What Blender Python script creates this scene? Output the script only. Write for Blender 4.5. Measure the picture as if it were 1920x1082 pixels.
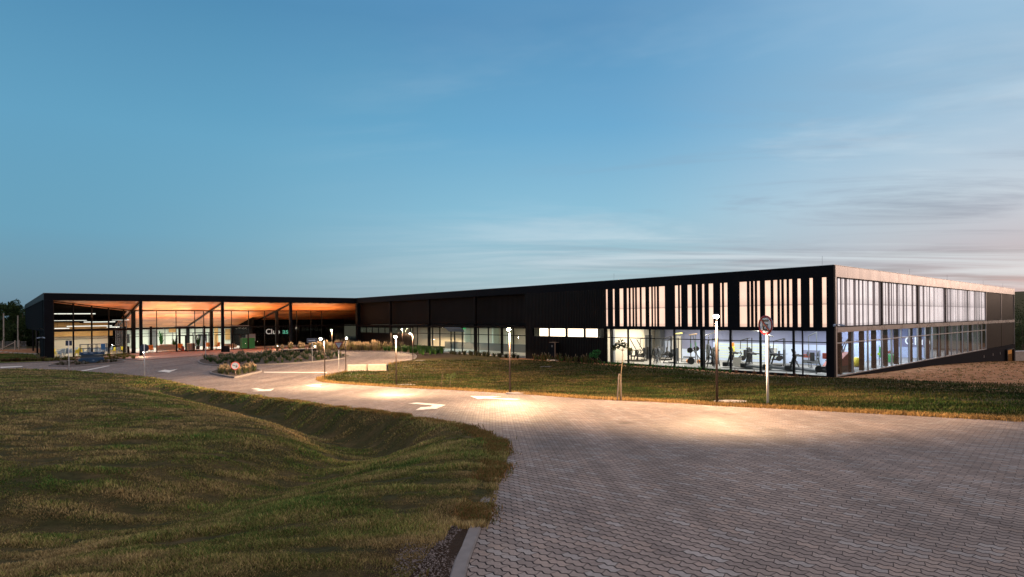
import bpy, math, random
import numpy as np
from mathutils import Vector, Matrix
from mathutils.geometry import delaunay_2d_cdt, tessellate_polygon
for o in list(bpy.data.objects): bpy.data.objects.remove(o)
SC = bpy.context.scene
COL = SC.collection
R = random.Random(7)
NR = np.random.default_rng(5)
PI = math.pi

# ------------------------------------------------------------------ camera
cam = bpy.data.cameras.new('camera'); camo = bpy.data.objects.new('camera', cam); COL.objects.link(camo)
F_PX, ROLL, Y0, CX = 1107.26, 0.0094, 597.0, 960.0
cam.sensor_width = 36; cam.lens = F_PX/1920*36; cam.shift_y = (Y0-541)/1920
cam.clip_start = .1; cam.clip_end = 4000
camo.location = (0, 0, 4.3); camo.rotation_euler = (PI/2, ROLL, 0)
SC.camera = camo

# ------------------------------------------------------------------ node helpers
def nn(nt, typ, **kw):
    n = nt.nodes.new(typ)
    for k, v in kw.items():
        if k.startswith('i_'):
            n.inputs[k[2:].replace('_', ' ')].default_value = v
        else: setattr(n, k, v)
    return n
def math_(nt, op, a, b=None, c=None, clamp=False):
    n = nt.nodes.new('ShaderNodeMath'); n.operation = op; n.use_clamp = clamp
    for i, x in enumerate((a, b, c)):
        if x is None: continue
        if isinstance(x, (int, float)): n.inputs[i].default_value = x
        else: nt.links.new(x, n.inputs[i])
    return n.outputs[0]
def ramp(nt, fac, stops, interp='LINEAR'):
    n = nt.nodes.new('ShaderNodeValToRGB'); n.color_ramp.interpolation = interp
    e = n.color_ramp.elements
    while len(e) < len(stops): e.new(.5)
    for i, (p, c) in enumerate(stops):
        e[i].position = p; e[i].color = (c[0], c[1], c[2], 1) if not isinstance(c, (int, float)) else (c, c, c, 1)
    nt.links.new(fac, n.inputs[0]); return n.outputs[0]
def mix(nt, fac, a, b, mode='MIX'):
    n = nt.nodes.new('ShaderNodeMix'); n.data_type = 'RGBA'; n.blend_type = mode
    for s, x in ((n.inputs[0], fac), (n.inputs[6], a), (n.inputs[7], b)):
        if isinstance(x, (int, float)): s.default_value = x
        elif isinstance(x, tuple): s.default_value = (x[0], x[1], x[2], 1)
        else: nt.links.new(x, s)
    return n.outputs[2]
def sm(nt, x, a, b):
    n = nt.nodes.new('ShaderNodeMapRange'); n.interpolation_type = 'SMOOTHSTEP'
    n.inputs[1].default_value = a; n.inputs[2].default_value = b
    nt.links.new(x, n.inputs[0]); return n.outputs[0]
def srgb(r, g, b):
    f = lambda c: (c/255/12.92) if c/255 <= .04045 else ((c/255+.055)/1.055)**2.4
    return (f(r), f(g), f(b))

# ------------------------------------------------------------------ world: dusk sky, glow past the right edge, thin cloud
SUN_EL, SUN_AZ = 2.0, 62.0     # the last glow: low, to the right of the view
W = bpy.data.worlds.new('World'); SC.world = W; W.use_nodes = True
nt = W.node_tree; nt.nodes.clear()
tc = nn(nt, 'ShaderNodeTexCoord'); sep = nn(nt, 'ShaderNodeSeparateXYZ'); nt.links.new(tc.outputs['Generated'], sep.inputs[0])
dx, dy, dz = sep.outputs
el = math_(nt, 'DIVIDE', dz, math_(nt, 'POWER', math_(nt, 'ADD', math_(nt, 'MULTIPLY', dx, dx), math_(nt, 'MULTIPLY', dy, dy)), .5))  # tan elevation
az = math_(nt, 'ARCTAN2', dx, dy)
elp = math_(nt, 'MAXIMUM', el, 0.0)
left = ramp(nt, elp, [(0, srgb(104, 134, 150)), (.045, srgb(108, 147, 166)), (.13, srgb(102, 160, 188)), (.28, srgb(96, 160, 194)), (.5, srgb(76, 138, 178)), (1, srgb(84, 140, 188))])
mid = ramp(nt, elp, [(0, srgb(160, 180, 190)), (.07, srgb(160, 192, 205)), (.18, srgb(138, 190, 216)), (.32, srgb(104, 168, 208)), (.5, srgb(84, 145, 190)), (1, srgb(88, 146, 194))])
right = ramp(nt, elp, [(0, srgb(188, 156, 158)), (.07, srgb(178, 174, 188)), (.16, srgb(190, 206, 220)), (.3, srgb(150, 190, 218)), (.5, srgb(136, 182, 216)), (1, srgb(120, 170, 212))])
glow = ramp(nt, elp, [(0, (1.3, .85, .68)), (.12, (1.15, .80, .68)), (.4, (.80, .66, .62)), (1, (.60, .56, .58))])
c = mix(nt, sm(nt, az, -.72, .12), left, mid)
c = mix(nt, sm(nt, az, .12, .74), c, right)
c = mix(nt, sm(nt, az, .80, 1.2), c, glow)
back = ramp(nt, elp, [(0, (.22, .21, .25)), (.25, (.34, .32, .36)), (1, (.86, .76, .76))])  # unseen sky behind: kept dim low, brightened and warmed above to light the ground
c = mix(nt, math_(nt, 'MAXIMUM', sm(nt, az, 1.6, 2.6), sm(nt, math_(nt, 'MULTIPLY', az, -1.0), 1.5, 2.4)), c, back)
c = mix(nt, sm(nt, el, .75, 1.8), c, (1.10, .94, .90))  # unseen overhead sky made brighter and warmer to light the ground
core = math_(nt, 'MULTIPLY', math_(nt, 'EXPONENT', math_(nt, 'MULTIPLY', math_(nt, 'POWER', math_(nt, 'MULTIPLY', math_(nt, 'SUBTRACT', az, 1.0), 10.0), 2.0), -1.0)), math_(nt, 'EXPONENT', math_(nt, 'MULTIPLY', elp, -12.0)))
c = mix(nt, core, c, (1.5, .85, .50))
# cloud: noise stretched along the horizon, on a plane overhead so streaks converge
cv = nn(nt, 'ShaderNodeCombineXYZ')
den = math_(nt, 'ADD', dz, .05)
nt.links.new(math_(nt, 'DIVIDE', dx, den), cv.inputs[0]); nt.links.new(math_(nt, 'DIVIDE', dy, den), cv.inputs[1])
mp = nn(nt, 'ShaderNodeMapping'); mp.inputs['Rotation'].default_value = (0, 0, math.radians(28)); mp.inputs['Scale'].default_value = (.22, .50, 1); mp.inputs['Location'].default_value = (3.1, 1.7, 0)
nt.links.new(cv.outputs[0], mp.inputs[0])
no = nn(nt, 'ShaderNodeTexNoise', i_Scale=1.0, i_Detail=9.0, i_Roughness=.62, i_Distortion=1.6); nt.links.new(mp.outputs[0], no.inputs[0])
cl = sm(nt, no.outputs[0], .42, .66)
amt = math_(nt, 'MULTIPLY', math_(nt, 'MULTIPLY', cl, sm(nt, az, -.1, .5)), math_(nt, 'SUBTRACT', 1.0, sm(nt, elp, .16, .42)))
c = mix(nt, math_(nt, 'MULTIPLY', amt, .85), c, mix(nt, sm(nt, elp, .02, .2), srgb(150, 148, 160), srgb(136, 156, 180)))
mp2 = nn(nt, 'ShaderNodeMapping'); mp2.inputs['Rotation'].default_value = (0, 0, math.radians(28)); mp2.inputs['Scale'].default_value = (.16, .5, 1); mp2.inputs['Location'].default_value = (9.1, 4.7, 0)
nt.links.new(cv.outputs[0], mp2.inputs[0])
no2 = nn(nt, 'ShaderNodeTexNoise', i_Scale=1.0, i_Detail=6.0, i_Roughness=.6, i_Distortion=.8); nt.links.new(mp2.outputs[0], no2.inputs[0])
am2 = math_(nt, 'MULTIPLY', math_(nt, 'MULTIPLY', sm(nt, no2.outputs[0], .42, .64), sm(nt, az, -.45, .45)), math_(nt, 'SUBTRACT', 1.0, sm(nt, elp, .3, .6)))
c = mix(nt, math_(nt, 'MULTIPLY', am2, .72), c, srgb(212, 226, 236))
# very soft large variation so the blue is never flat
no3 = nn(nt, 'ShaderNodeTexNoise', i_Scale=1.6, i_Detail=3.0); nt.links.new(tc.outputs['Generated'], no3.inputs[0])
c = mix(nt, .10, c, no3.outputs[1], 'SOFT_LIGHT')
sky = nn(nt, 'ShaderNodeTexSky', sky_type='NISHITA', sun_disc=False, sun_elevation=math.radians(SUN_EL), sun_rotation=math.radians(SUN_AZ))
bgn = nn(nt, 'ShaderNodeBackground', i_Strength=.02); nt.links.new(sky.outputs[0], bgn.inputs[0])
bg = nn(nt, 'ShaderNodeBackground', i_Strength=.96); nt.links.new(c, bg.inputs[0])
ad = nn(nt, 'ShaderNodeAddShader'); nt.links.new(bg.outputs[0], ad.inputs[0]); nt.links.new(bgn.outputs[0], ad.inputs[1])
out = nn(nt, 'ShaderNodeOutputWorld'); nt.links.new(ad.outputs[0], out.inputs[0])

sun = bpy.data.lights.new('sun', 'SUN'); sun.energy = .12; sun.angle = math.radians(12); sun.color = (1, .72, .58)
suno = bpy.data.objects.new('sun', sun); COL.objects.link(suno)
d = Vector((math.sin(math.radians(SUN_AZ)), math.cos(math.radians(SUN_AZ)), math.tan(math.radians(6))))
suno.rotation_euler = d.to_track_quat('Z', 'Y').to_euler(); suno.location = (60, 20, 40)
vs = SC.view_settings; SC.display_settings.display_device = 'sRGB'; vs.view_transform = 'Standard'; vs.look = 'None'; vs.exposure = 0; vs.gamma = 1
SC.render.engine = 'CYCLES'
SC.cycles.max_bounces = 8; SC.cycles.transparent_max_bounces = 24; SC.cycles.caustics_reflective = False; SC.cycles.caustics_refractive = False

# ------------------------------------------------------------------ geometry of the site
C0 = np.array([22.3819, 41.0203]); UU = np.array([-.6582, .7529]); VV = np.array([.7529, .6582]); ANG = math.atan2(.6582, .7529)
def BL(t, s, z=0.0):                          # building frame (t along the side face, s along the long facade) -> world
    p = C0+VV*t+UU*s; return Vector((p[0], p[1], z))
def Hz(x): return Y0+ROLL*(CX-x)
def S(px, t=0.): r = (px-CX)/F_PX; P = C0+VV*t; return (r*P[1]-P[0])/(UU[0]-r*UU[1])
def T(px, s=0.): r = (px-CX)/F_PX; P = C0+UU*s; return (r*P[1]-P[0])/(VV[0]-r*VV[1])
YT = np.array([-80, 0, 5, 8, 12, 18, 22, 26.5, 35, 42, 49, 56, 2000]); ZT = np.array([2.2, 2.05, 2.02, 1.97, 1.84, 1.58, 1.27, .93, .40, .08, -.05, -.08, -.08])
_yy = np.arange(-90, 130, .5); _zz = np.interp(_yy, YT, ZT); _k = np.exp(-(np.arange(-10, 11)*.5/1.8)**2); _k /= _k.sum(); _zz[10:-10] = np.convolve(_zz, _k, 'same')[10:-10]
def sst(x, a, b): x = np.clip((np.asarray(x, float)-a)/(b-a), 0, 1); return x*x*(3-2*x)
def zb(X, Y):                                  # road level; the ground falls away along the side face
    X = np.asarray(X, float); Y = np.asarray(Y, float)
    z = np.interp(Y, _yy, _zz)
    dr = np.interp(Y, [36, 42, 57, 71, 84, 110, 160, 400], [0, -.15, -.52, -1.35, -2.4, -4.0, -6.0, -7.5])
    return z+dr*sst(X-.2*(Y-41), 12, 23)
def gp(px, py):                                # where the ray through a photo pixel meets the road level
    Y = 40.
    for _ in range(200):
        X = (px-CX)/F_PX*Y; h = 4.3-float(zb(X, Y)); Yn = F_PX*h/max(py-Hz(px), 8); Y = .7*Y+.3*Yn
    return ((px-CX)/F_PX*Y, Y)
def vnoise(X, Y, sc, seed=0):
    X = np.asarray(X, float)*sc; Y = np.asarray(Y, float)*sc
    xi = np.floor(X).astype(int); yi = np.floor(Y).astype(int); xf = X-xi; yf = Y-yi
    xf = xf*xf*(3-2*xf); yf = yf*yf*(3-2*yf)
    tb = np.random.default_rng(seed+11).random((256, 256))
    g = lambda a, b: tb[a % 256, b % 256]
    return (g(xi, yi)*(1-xf)+g(xi+1, yi)*xf)*(1-yf)+(g(xi, yi+1)*(1-xf)+g(xi+1, yi+1)*xf)*yf
def polyd(X, Y, pl):                           # distance to an open polyline
    X = np.asarray(X, float); Y = np.asarray(Y, float); best = np.full(X.shape, 1e9)
    for (x0, y0), (x1, y1) in zip(pl[:-1], pl[1:]):
        ex, ey = x1-x0, y1-y0; L = ex*ex+ey*ey+1e-12
        t = np.clip(((X-x0)*ex+(Y-y0)*ey)/L, 0, 1)
        best = np.minimum(best, np.hypot(X-x0-t*ex, Y-y0-t*ey))
    return best
def inpoly(X, Y, pg):
    X = np.asarray(X, float); Y = np.asarray(Y, float); r = np.zeros(X.shape, bool)
    for (x0, y0), (x1, y1) in zip(pg, pg[1:]+pg[:1]):
        if y0 == y1: continue
        c = ((y0 > Y) != (y1 > Y)) & (X < (x1-x0)*(Y-y0)/(y1-y0)+x0); r ^= c
    return r
def smooth_pl(pts, it=2, closed=False):
    for _ in range(it):
        o = [] if closed else [pts[0]]
        n = len(pts)
        for i in range(n if closed else n-1):
            a, b = pts[i], pts[(i+1) % n]
            o += [(a[0]*.75+b[0]*.25, a[1]*.75+b[1]*.25), (a[0]*.25+b[0]*.75, a[1]*.25+b[1]*.75)]
        if not closed: o.append(pts[-1])
        pts = o
    return pts
near_edge = [(-.35, -30), (-.4, 3.0)]+[gp(*p) for p in [(868, 1075), (893, 1010), (915, 950), (930, 895), (948, 848), (937, 827), (891, 807), (813, 789), (740, 776), (660, 768), (557, 753), (460, 740), (396, 731), (312, 713), (271, 706), (196, 700), (125, 694), (0, 692)]]
near_edge += [(-95, 50), (-160, 48)]
near_edge = smooth_pl(near_edge, 1)
far_edge = [gp(*p) for p in [(-60, 684), (0, 682.5), (100, 678.5), (190, 676), (250, 674), (290, 672.5), (330, 670), (390, 665), (440, 661), (473, 658.2), (540, 658), (647, 659), (700, 659), (747, 660), (775, 664), (783, 669), (775, 676), (740, 680), (703, 687.5), (667, 691.5), (647, 697), (622, 702), (603, 707), (597, 711), (603, 716), (635, 719), (712, 724), (778, 728), (837, 730), (1000, 740), (1120, 749), (1270, 755), (1340, 760.5), (1437, 765), (1650, 776), (1916, 790)]]
far_edge = [(-160, 66)]+smooth_pl(far_edge, 1)+[(30, 10.5), (60, 2), (90, -30)]
ROAD = near_edge+far_edge                       # near edge runs away from the camera, far edge comes back
island_big = smooth_pl([gp(*p) for p in [(369, 680), (372, 675), (400, 669), (470, 665), (560, 663), (625, 663.5), (653, 666), (659, 670), (630, 675.5), (580, 680.5), (490, 685.5), (407, 686.7), (380, 684.5)]], 2, True)
island_small = smooth_pl([gp(*p) for p in [(387, 700), (405, 694.5), (440, 693), (480, 692.8), (494, 697), (470, 702.5), (446, 708.5), (436, 709.5), (410, 705)]], 1, True)
island_left = smooth_pl([gp(*p) for p in [(84, 686), (110, 680.5), (165, 677.5), (226, 676.5), (237, 678.5), (215, 682), (150, 687), (110, 688)]], 1, True)
swale = [(-60, 44), (-33, 43), (-17.8, 32), (-9.4, 22.4), (-5.0, 16.9), (-3.3, 13.7), (-3.7, 10.8), (-4.9, 8.6), (-7.2, 7.3), (-13, 6.3), (-30, 5.2)]
def zg(X, Y):                                  # ground outside the road
    X = np.asarray(X, float); Y = np.asarray(Y, float)
    z = zb(X, Y); dR = polyd(X, Y, near_edge); dF = polyd(X, Y, far_edge)
    side = (dR < dF) | (X < -.35) & (Y < 16)
    side &= Y < 62
    moundz = np.interp(Y, [-80, 4, 12, 20, 27, 33, 40, 48, 60], [1.75, 1.72, 1.72, 1.75, 1.55, 1.05, .45, .02, -.1])
    w = sst(dR, 1.2, 6.5)
    zl = z*(1-w)+np.maximum(moundz, z-.6)*w
    dS = polyd(X, Y, swale)
    dep = np.interp(Y, [4, 8, 12, 14, 20, 32, 45], [.30, .40, .60, .80, .85, .6, .1])
    zl = zl-dep*np.exp(-(dS/1.7)**2)*sst(dR, .15, 1.3)
    amp = sst(dR, .0, .7)*np.interp(Y, [0, 10, 25, 45], [1, 1, .7, .3])
    zl = zl+amp*(.07*(vnoise(X+.35*Y, Y*2.4, .45, 1)-.5)+.07*(vnoise(X, Y*1.7, 1.5, 2)-.5)+.05*(vnoise(X*.55+.2*Y, Y*2.6, 1.5, 45)-.5)+.025*(vnoise(X, Y, 4.5, 6)-.5))+.05*sst(dR, .18, .32)
    a2 = sst(dF, 0, 3)
    zr = z+a2*(.10*(vnoise(X, Y, .25, 3)-.5)+.05*(vnoise(X, Y*1.5, .9, 4)-.5))+.02*sst(dF, 0, .3)
    tt = (X-C0[0])*VV[0]+(Y-C0[1])*VV[1]; ssx = (X-C0[0])*UU[0]+(Y-C0[1])*UU[1]
    # distance outside the building: hold the ground flat near it
    zr = np.where((tt > -6) & (ssx > -3) & (Y > 38), z+(zr-z)*.3-.03, zr)
    far = sst(np.hypot(X, Y), 150, 500)
    hill = 26*sst(X, 150, 420)*sst(Y, 150, 420)+5*far*vnoise(X, Y, .006, 5)
    return np.where(side, zl, zr)+hill

# ------------------------------------------------------------------ mesh builder
class MB:
    def __init__(s): s.v = []; s.f = []; s.m = None
    def add(s, vs, fs):
        n = len(s.v)
        if s.m is not None: vs = [tuple(s.m @ Vector(q)) for q in vs]
        s.v += [tuple(q) for q in vs]; s.f += [tuple(i+n for i in f) for f in fs]; return s
    def box(s, x0, x1, y0, y1, z0, z1):
        return s.add([(x0,y0,z0),(x1,y0,z0),(x1,y1,z0),(x0,y1,z0),(x0,y0,z1),(x1,y0,z1),(x1,y1,z1),(x0,y1,z1)], [(0,3,2,1),(4,5,6,7),(0,1,5,4),(1,2,6,5),(2,3,7,6),(3,0,4,7)])
    def cbox(s, c, d, rz=0, rx=0, ry=0):
        old = s.m; M = Matrix.Translation(c) @ Matrix.Rotation(rz, 4, 'Z') @ Matrix.Rotation(ry, 4, 'Y') @ Matrix.Rotation(rx, 4, 'X')
        s.m = M if old is None else old @ M
        s.box(-d[0]/2, d[0]/2, -d[1]/2, d[1]/2, -d[2]/2, d[2]/2); s.m = old; return s
    def tube(s, pts, r, n=8, cap=True):
        pts = [Vector(p) for p in pts]; rr = r if isinstance(r, (list, tuple)) else [r]*len(pts)
        vs = []; fs = []; prev = None
        for i, p in enumerate(pts):
            d = (pts[min(i+1, len(pts)-1)]-pts[max(i-1, 0)]).normalized()
            a = Vector((0, 0, 1)) if abs(d.z) < .9 else Vector((1, 0, 0))
            if prev is not None: a = prev
            x = (a-d*a.dot(d)).normalized(); y = d.cross(x); prev = x
            for k in range(n): vs.append(p+(x*math.cos(2*PI*k/n)+y*math.sin(2*PI*k/n))*rr[i])
        for i in range(len(pts)-1):
            for k in range(n): fs.append((i*n+k, i*n+(k+1) % n, (i+1)*n+(k+1) % n, (i+1)*n+k))
        if cap: fs += [tuple(range(n))[::-1], tuple((len(pts)-1)*n+k for k in range(n))]
        return s.add(vs, fs)
    def disc(s, c, r, th, axis='y', n=24, r2=None):
        c = Vector(c); d = {'x': Vector((1,0,0)), 'y': Vector((0,1,0)), 'z': Vector((0,0,1))}[axis]
        return s.tube([c-d*th/2, c+d*th/2], [r, r2 or r], n)
    def ring(s, c, R_, r, axis='y', n=24, m=6):
        c = Vector(c); vs = []; fs = []
        for i in range(n):
            a = 2*PI*i/n
            for j in range(m):
                b = 2*PI*j/m; q = R_+r*math.cos(b); h = r*math.sin(b)
                p = (q*math.cos(a), h, q*math.sin(a)) if axis == 'y' else ((h, q*math.cos(a), q*math.sin(a)) if axis == 'x' else (q*math.cos(a), q*math.sin(a), h))
                vs.append(c+Vector(p))
        for i in range(n):
            for j in range(m): fs.append((i*m+j, ((i+1) % n)*m+j, ((i+1) % n)*m+(j+1) % m, i*m+(j+1) % m))
        return s.add(vs, fs)
    def ball(s, c, r, n=12, sz=1.):
        vs = []; fs = []; m = n//2
        for i in range(m+1):
            th = PI*i/m
            for k in range(n): vs.append((c[0]+r*math.sin(th)*math.cos(2*PI*k/n), c[1]+r*math.sin(th)*math.sin(2*PI*k/n), c[2]+r*sz*math.cos(th)))
        for i in range(m):
            for k in range(n): fs.append((i*n+k, (i+1)*n+k, (i+1)*n+(k+1) % n, i*n+(k+1) % n))
        return s.add(vs, fs)
    def prism(s, pg, z0, z1):                      # extrude a plan polygon
        n = len(pg); zz0 = z0 if callable(z0) else (lambda x, y: z0); zz1 = z1 if callable(z1) else (lambda x, y: z1)
        vs = [(x, y, zz0(x, y)) for x, y in pg]+[(x, y, zz1(x, y)) for x, y in pg]
        tr = tessellate_polygon([[Vector((x, y, 0)) for x, y in pg]])
        fs = [tuple(i+n for i in t) for t in tr]+[(i, (i+1) % n, (i+1) % n+n, i+n) for i in range(n)]
        return s.add(vs, fs)
    def build(s, name, mat, parent=None, smooth=False, bevel=0):
        me = bpy.data.meshes.new(name); me.from_pydata(s.v, [], s.f); me.update()
        if smooth: me.polygons.foreach_set('use_smooth', [True]*len(me.polygons))
        me.materials.append(mat); o = bpy.data.objects.new(name, me); COL.objects.link(o)
        if parent: o.parent = parent
        if bevel:
            b = o.modifiers.new('bevel', 'BEVEL'); b.width = bevel; b.segments = 2; b.limit_method = 'ANGLE'
        return o
def fastmesh(name, verts, tris, mat, cols=None, smooth=False, nv=3):
    me = bpy.data.meshes.new(name); n = len(verts); m = len(tris)
    me.vertices.add(n); me.vertices.foreach_set('co', np.asarray(verts, np.float32).ravel())
    me.loops.add(m*nv); me.loops.foreach_set('vertex_index', np.asarray(tris, np.int32).ravel())
    me.polygons.add(m); me.polygons.foreach_set('loop_start', np.arange(0, m*nv, nv, dtype=np.int32))
    try: me.polygons.foreach_set('loop_total', np.full(m, nv, np.int32))
    except Exception: pass
    me.update(calc_edges=True)
    if smooth: me.polygons.foreach_set('use_smooth', np.ones(m, bool))
    if cols is not None:
        a = me.color_attributes.new('tint', 'FLOAT_COLOR', 'POINT'); cc = np.ones((n, 4), np.float32); cc[:, :3] = cols; a.data.foreach_set('color', cc.ravel())
    me.materials.append(mat); o = bpy.data.objects.new(name, me); COL.objects.link(o); return o
def tag(o, label=None, cat=None, group=None, kind=None):
    if label: o['label'] = label
    if cat: o['category'] = cat
    if group: o['group'] = group
    if kind: o['kind'] = kind
    return o
def thing(name, label, cat, loc, rz=0, group=None):
    o = bpy.data.objects.new(name, None); o.empty_display_size = .2; COL.objects.link(o); o.location = loc; o.rotation_euler = (0, 0, rz)
    return tag(o, label, cat, group)
KIDS = {}
def children(o): return [c for c in COL.objects if c.parent == o]
def dup(o, loc, rz, label=None, group=None, sc=None):
    r = o.copy(); COL.objects.link(r); r.location = loc; r.rotation_euler = (0, 0, rz)
    if sc: r.scale = (sc, sc, sc)
    if label: r['label'] = label
    if group: r['group'] = group
    if o.name not in KIDS: KIDS[o.name] = [(c, children(c)) for c in children(o)]
    for ch, gs in KIDS[o.name]:
        c = ch.copy(); COL.objects.link(c); c.parent = r
        for g in gs: e = g.copy(); COL.objects.link(e); e.parent = c
    return r

# ------------------------------------------------------------------ materials
def mat(name, col, rough=.6, metal=0., emis=None, es=0., noise=0., nscale=8., bump=0., spec=.5, coat=0.):
    m = bpy.data.materials.new(name); m.use_nodes = True; t = m.node_tree; b = t.nodes['Principled BSDF']
    b.inputs['Base Color'].default_value = (*col, 1); b.inputs['Roughness'].default_value = rough; b.inputs['Metallic'].default_value = metal
    b.inputs['Specular IOR Level'].default_value = spec
    if noise or bump:
        n = nn(t, 'ShaderNodeTexNoise', i_Scale=nscale, i_Detail=6.0, i_Roughness=.6); g = nn(t, 'ShaderNodeTexCoord'); t.links.new(g.outputs['Object'], n.inputs[0])
        if noise:
            t.links.new(mix(t, 1.0, tuple(col), ramp(t, n.outputs[0], [(.3, 1-noise), (.7, 1+noise)]), 'MULTIPLY'), b.inputs['Base Color'])
            t.links.new(math_(t, 'ADD', math_(t, 'MULTIPLY', n.outputs[0], .25), rough-.12), b.inputs['Roughness'])
        if bump:
            bp = nn(t, 'ShaderNodeBump', i_Strength=.5, i_Distance=bump); t.links.new(n.outputs[0], bp.inputs['Height']); t.links.new(bp.outputs[0], b.inputs['Normal'])
    if emis: b.inputs['Emission Color'].default_value = (*emis, 1); b.inputs['Emission Strength'].default_value = es
    return m
def emat(name, col, st):
    m = bpy.data.materials.new(name); m.use_nodes = True; t = m.node_tree; t.nodes.clear()
    e = nn(t, 'ShaderNodeEmission', i_Strength=st); e.inputs[0].default_value = (*col, 1); o = nn(t, 'ShaderNodeOutputMaterial'); t.links.new(e.outputs[0], o.inputs[0]); return m
def tintmat(name, rough=.8, trans=.25, spec=.15):
    m = bpy.data.materials.new(name); m.use_nodes = True; t = m.node_tree; b = t.nodes['Principled BSDF']; b.inputs['Roughness'].default_value = rough; b.inputs['Specular IOR Level'].default_value = spec
    a = nn(t, 'ShaderNodeAttribute', attribute_name='tint'); t.links.new(a.outputs['Color'], b.inputs['Base Color'])
    if trans:
        tr = nn(t, 'ShaderNodeBsdfTranslucent'); t.links.new(a.outputs['Color'], tr.inputs[0]); mx = nn(t, 'ShaderNodeMixShader', i_Fac=trans)
        t.links.new(b.outputs[0], mx.inputs[1]); t.links.new(tr.outputs[0], mx.inputs[2]); t.links.new(mx.outputs[0], t.nodes['Material Output'].inputs[0])
    return m
def glassmat(name, tint=(.93, .97, .95), ior=1.5, boost=1.0, rough=0.0):
    m = bpy.data.materials.new(name); m.use_nodes = True; t = m.node_tree; t.nodes.clear()
    tr = nn(t, 'ShaderNodeBsdfTransparent'); tr.inputs[0].default_value = (*tint, 1); g = nn(t, 'ShaderNodeBsdfGlossy', i_Roughness=rough)
    mx = nn(t, 'ShaderNodeMixShader'); o = nn(t, 'ShaderNodeOutputMaterial'); ge = nn(t, 'ShaderNodeNewGeometry'); dt = nn(t, 'ShaderNodeVectorMath', operation='DOT_PRODUCT')
    t.links.new(ge.outputs['Incoming'], dt.inputs[0]); t.links.new(ge.outputs['Normal'], dt.inputs[1]); f0 = ((ior-1)/(ior+1))**2
    sch = math_(t, 'ADD', f0, math_(t, 'MULTIPLY', 1-f0, math_(t, 'POWER', math_(t, 'SUBTRACT', 1.0, math_(t, 'ABSOLUTE', dt.outputs['Value'])), 5.0)))   # Schlick, same from both sides of the pane
    t.links.new(math_(t, 'MULTIPLY', sch, boost, clamp=True), mx.inputs[0]); t.links.new(tr.outputs[0], mx.inputs[1]); t.links.new(g.outputs[0], mx.inputs[2]); t.links.new(mx.outputs[0], o.inputs[0]); return m
def ribmat(name, col, period, axis, rough=.42, metal=.3, depth=.03):
    m = bpy.data.materials.new(name); m.use_nodes = True; t = m.node_tree; b = t.nodes['Principled BSDF']
    b.inputs['Roughness'].default_value = rough; b.inputs['Metallic'].default_value = metal; b.inputs['Specular IOR Level'].default_value = .1
    g = nn(t, 'ShaderNodeTexCoord'); sp = nn(t, 'ShaderNodeSeparateXYZ'); t.links.new(g.outputs['Object'], sp.inputs[0])
    w = math_(t, 'SINE', math_(t, 'MULTIPLY', sp.outputs[axis], 2*PI/period))
    bp = nn(t, 'ShaderNodeBump', i_Strength=.8, i_Distance=depth); t.links.new(w, bp.inputs['Height']); t.links.new(bp.outputs[0], b.inputs['Normal'])
    n = nn(t, 'ShaderNodeTexNoise', i_Scale=.7, i_Detail=5.0); t.links.new(g.outputs['Object'], n.inputs[0])
    t.links.new(mix(t, 1.0, tuple(col), ramp(t, n.outputs[0], [(.3, .75), (.7, 1.25)]), 'MULTIPLY'), b.inputs['Base Color'])
    return m
M = {}
M['black'] = mat('black_cladding', (.0045, .005, .008), .6, .0, noise=.3, nscale=1.5, spec=.10)
M['rib_s'] = ribmat('ribbed_dark_cladding', (.008, .0065, .0065), .22, 1, rough=.5, metal=0)
M['rib_t'] = ribmat('ribbed_dark_cladding_side', (.008, .007, .007), .22, 0, rough=.35, metal=.0)
M['frame'] = mat('dark_frame', (.005, .005, .006), .5, .0, spec=.15)
M['grey_metal'] = mat('grey_composite_panel', (.42, .40, .40), .28, .6, noise=.12, nscale=.8)
M['silver'] = mat('silver_frame', (.45, .45, .46), .35, .8)
M['plinth'] = mat('dark_plinth', (.016, .015, .018), .9, spec=.05, noise=.2, nscale=2)
M['side_black'] = mat('side_black', (.006, .007, .009), .9, spec=.04)
M['roof'] = mat('roof', (.12, .12, .12), .9)
M['glass'] = glassmat('window_glass', (.94, .97, .96), 1.30, .8)
M['glass_dark'] = glassmat('tinted_glass', (.45, .5, .52), 1.6, 1.5)
M['glass_side'] = glassmat('side_glass', (.85, .9, .92), 1.32, .75)
M['white_wall'] = mat('white_wall', (.78, .74, .66), .8)
M['blue_wall_low'] = mat('pale_blue_wall', (.62, .72, .95), .7)
M['blue_wall_up'] = mat('grey_blue_wall', (.24, .26, .40), .8, noise=.08, nscale=1)
M['mint_wall'] = mat('mint_wall', (.72, .80, .72), .8)
M['dark_wall'] = mat('dark_interior_wall', (.006, .006, .006), .9, spec=.0)
M['gym_floor'] = mat('rubber_floor', (.30, .29, .28), .7, noise=.15, nscale=5)
M['lobby_floor'] = mat('lobby_floor', (.62, .56, .50), .35)
M['pink_floor'] = mat('pink_paving', (.34, .20, .17), .75, noise=.15, nscale=6)
M['kerb'] = mat('kerb_concrete', (.17, .155, .155), .85, noise=.18, nscale=5, bump=.01)
M['concrete'] = mat('concrete', (.42, .38, .33), .85, noise=.18, nscale=4, bump=.01)
M['soil'] = mat('soil', (.06, .04, .028), .95, noise=.5, nscale=6, bump=.05)
M['white_paint'] = mat('road_paint', (.70, .68, .63), .7)
t = M['white_paint'].node_tree; n = nn(t, 'ShaderNodeTexNoise', i_Scale=7.0, i_Detail=9.0, i_Roughness=.75); g = nn(t, 'ShaderNodeTexCoord'); t.links.new(g.outputs['Object'], n.inputs[0])
t.links.new(mix(t, sm(t, n.outputs[0], .50, .62), (.72, .70, .65), (.40, .35, .32)), t.nodes['Principled BSDF'].inputs['Base Color'])
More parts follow.
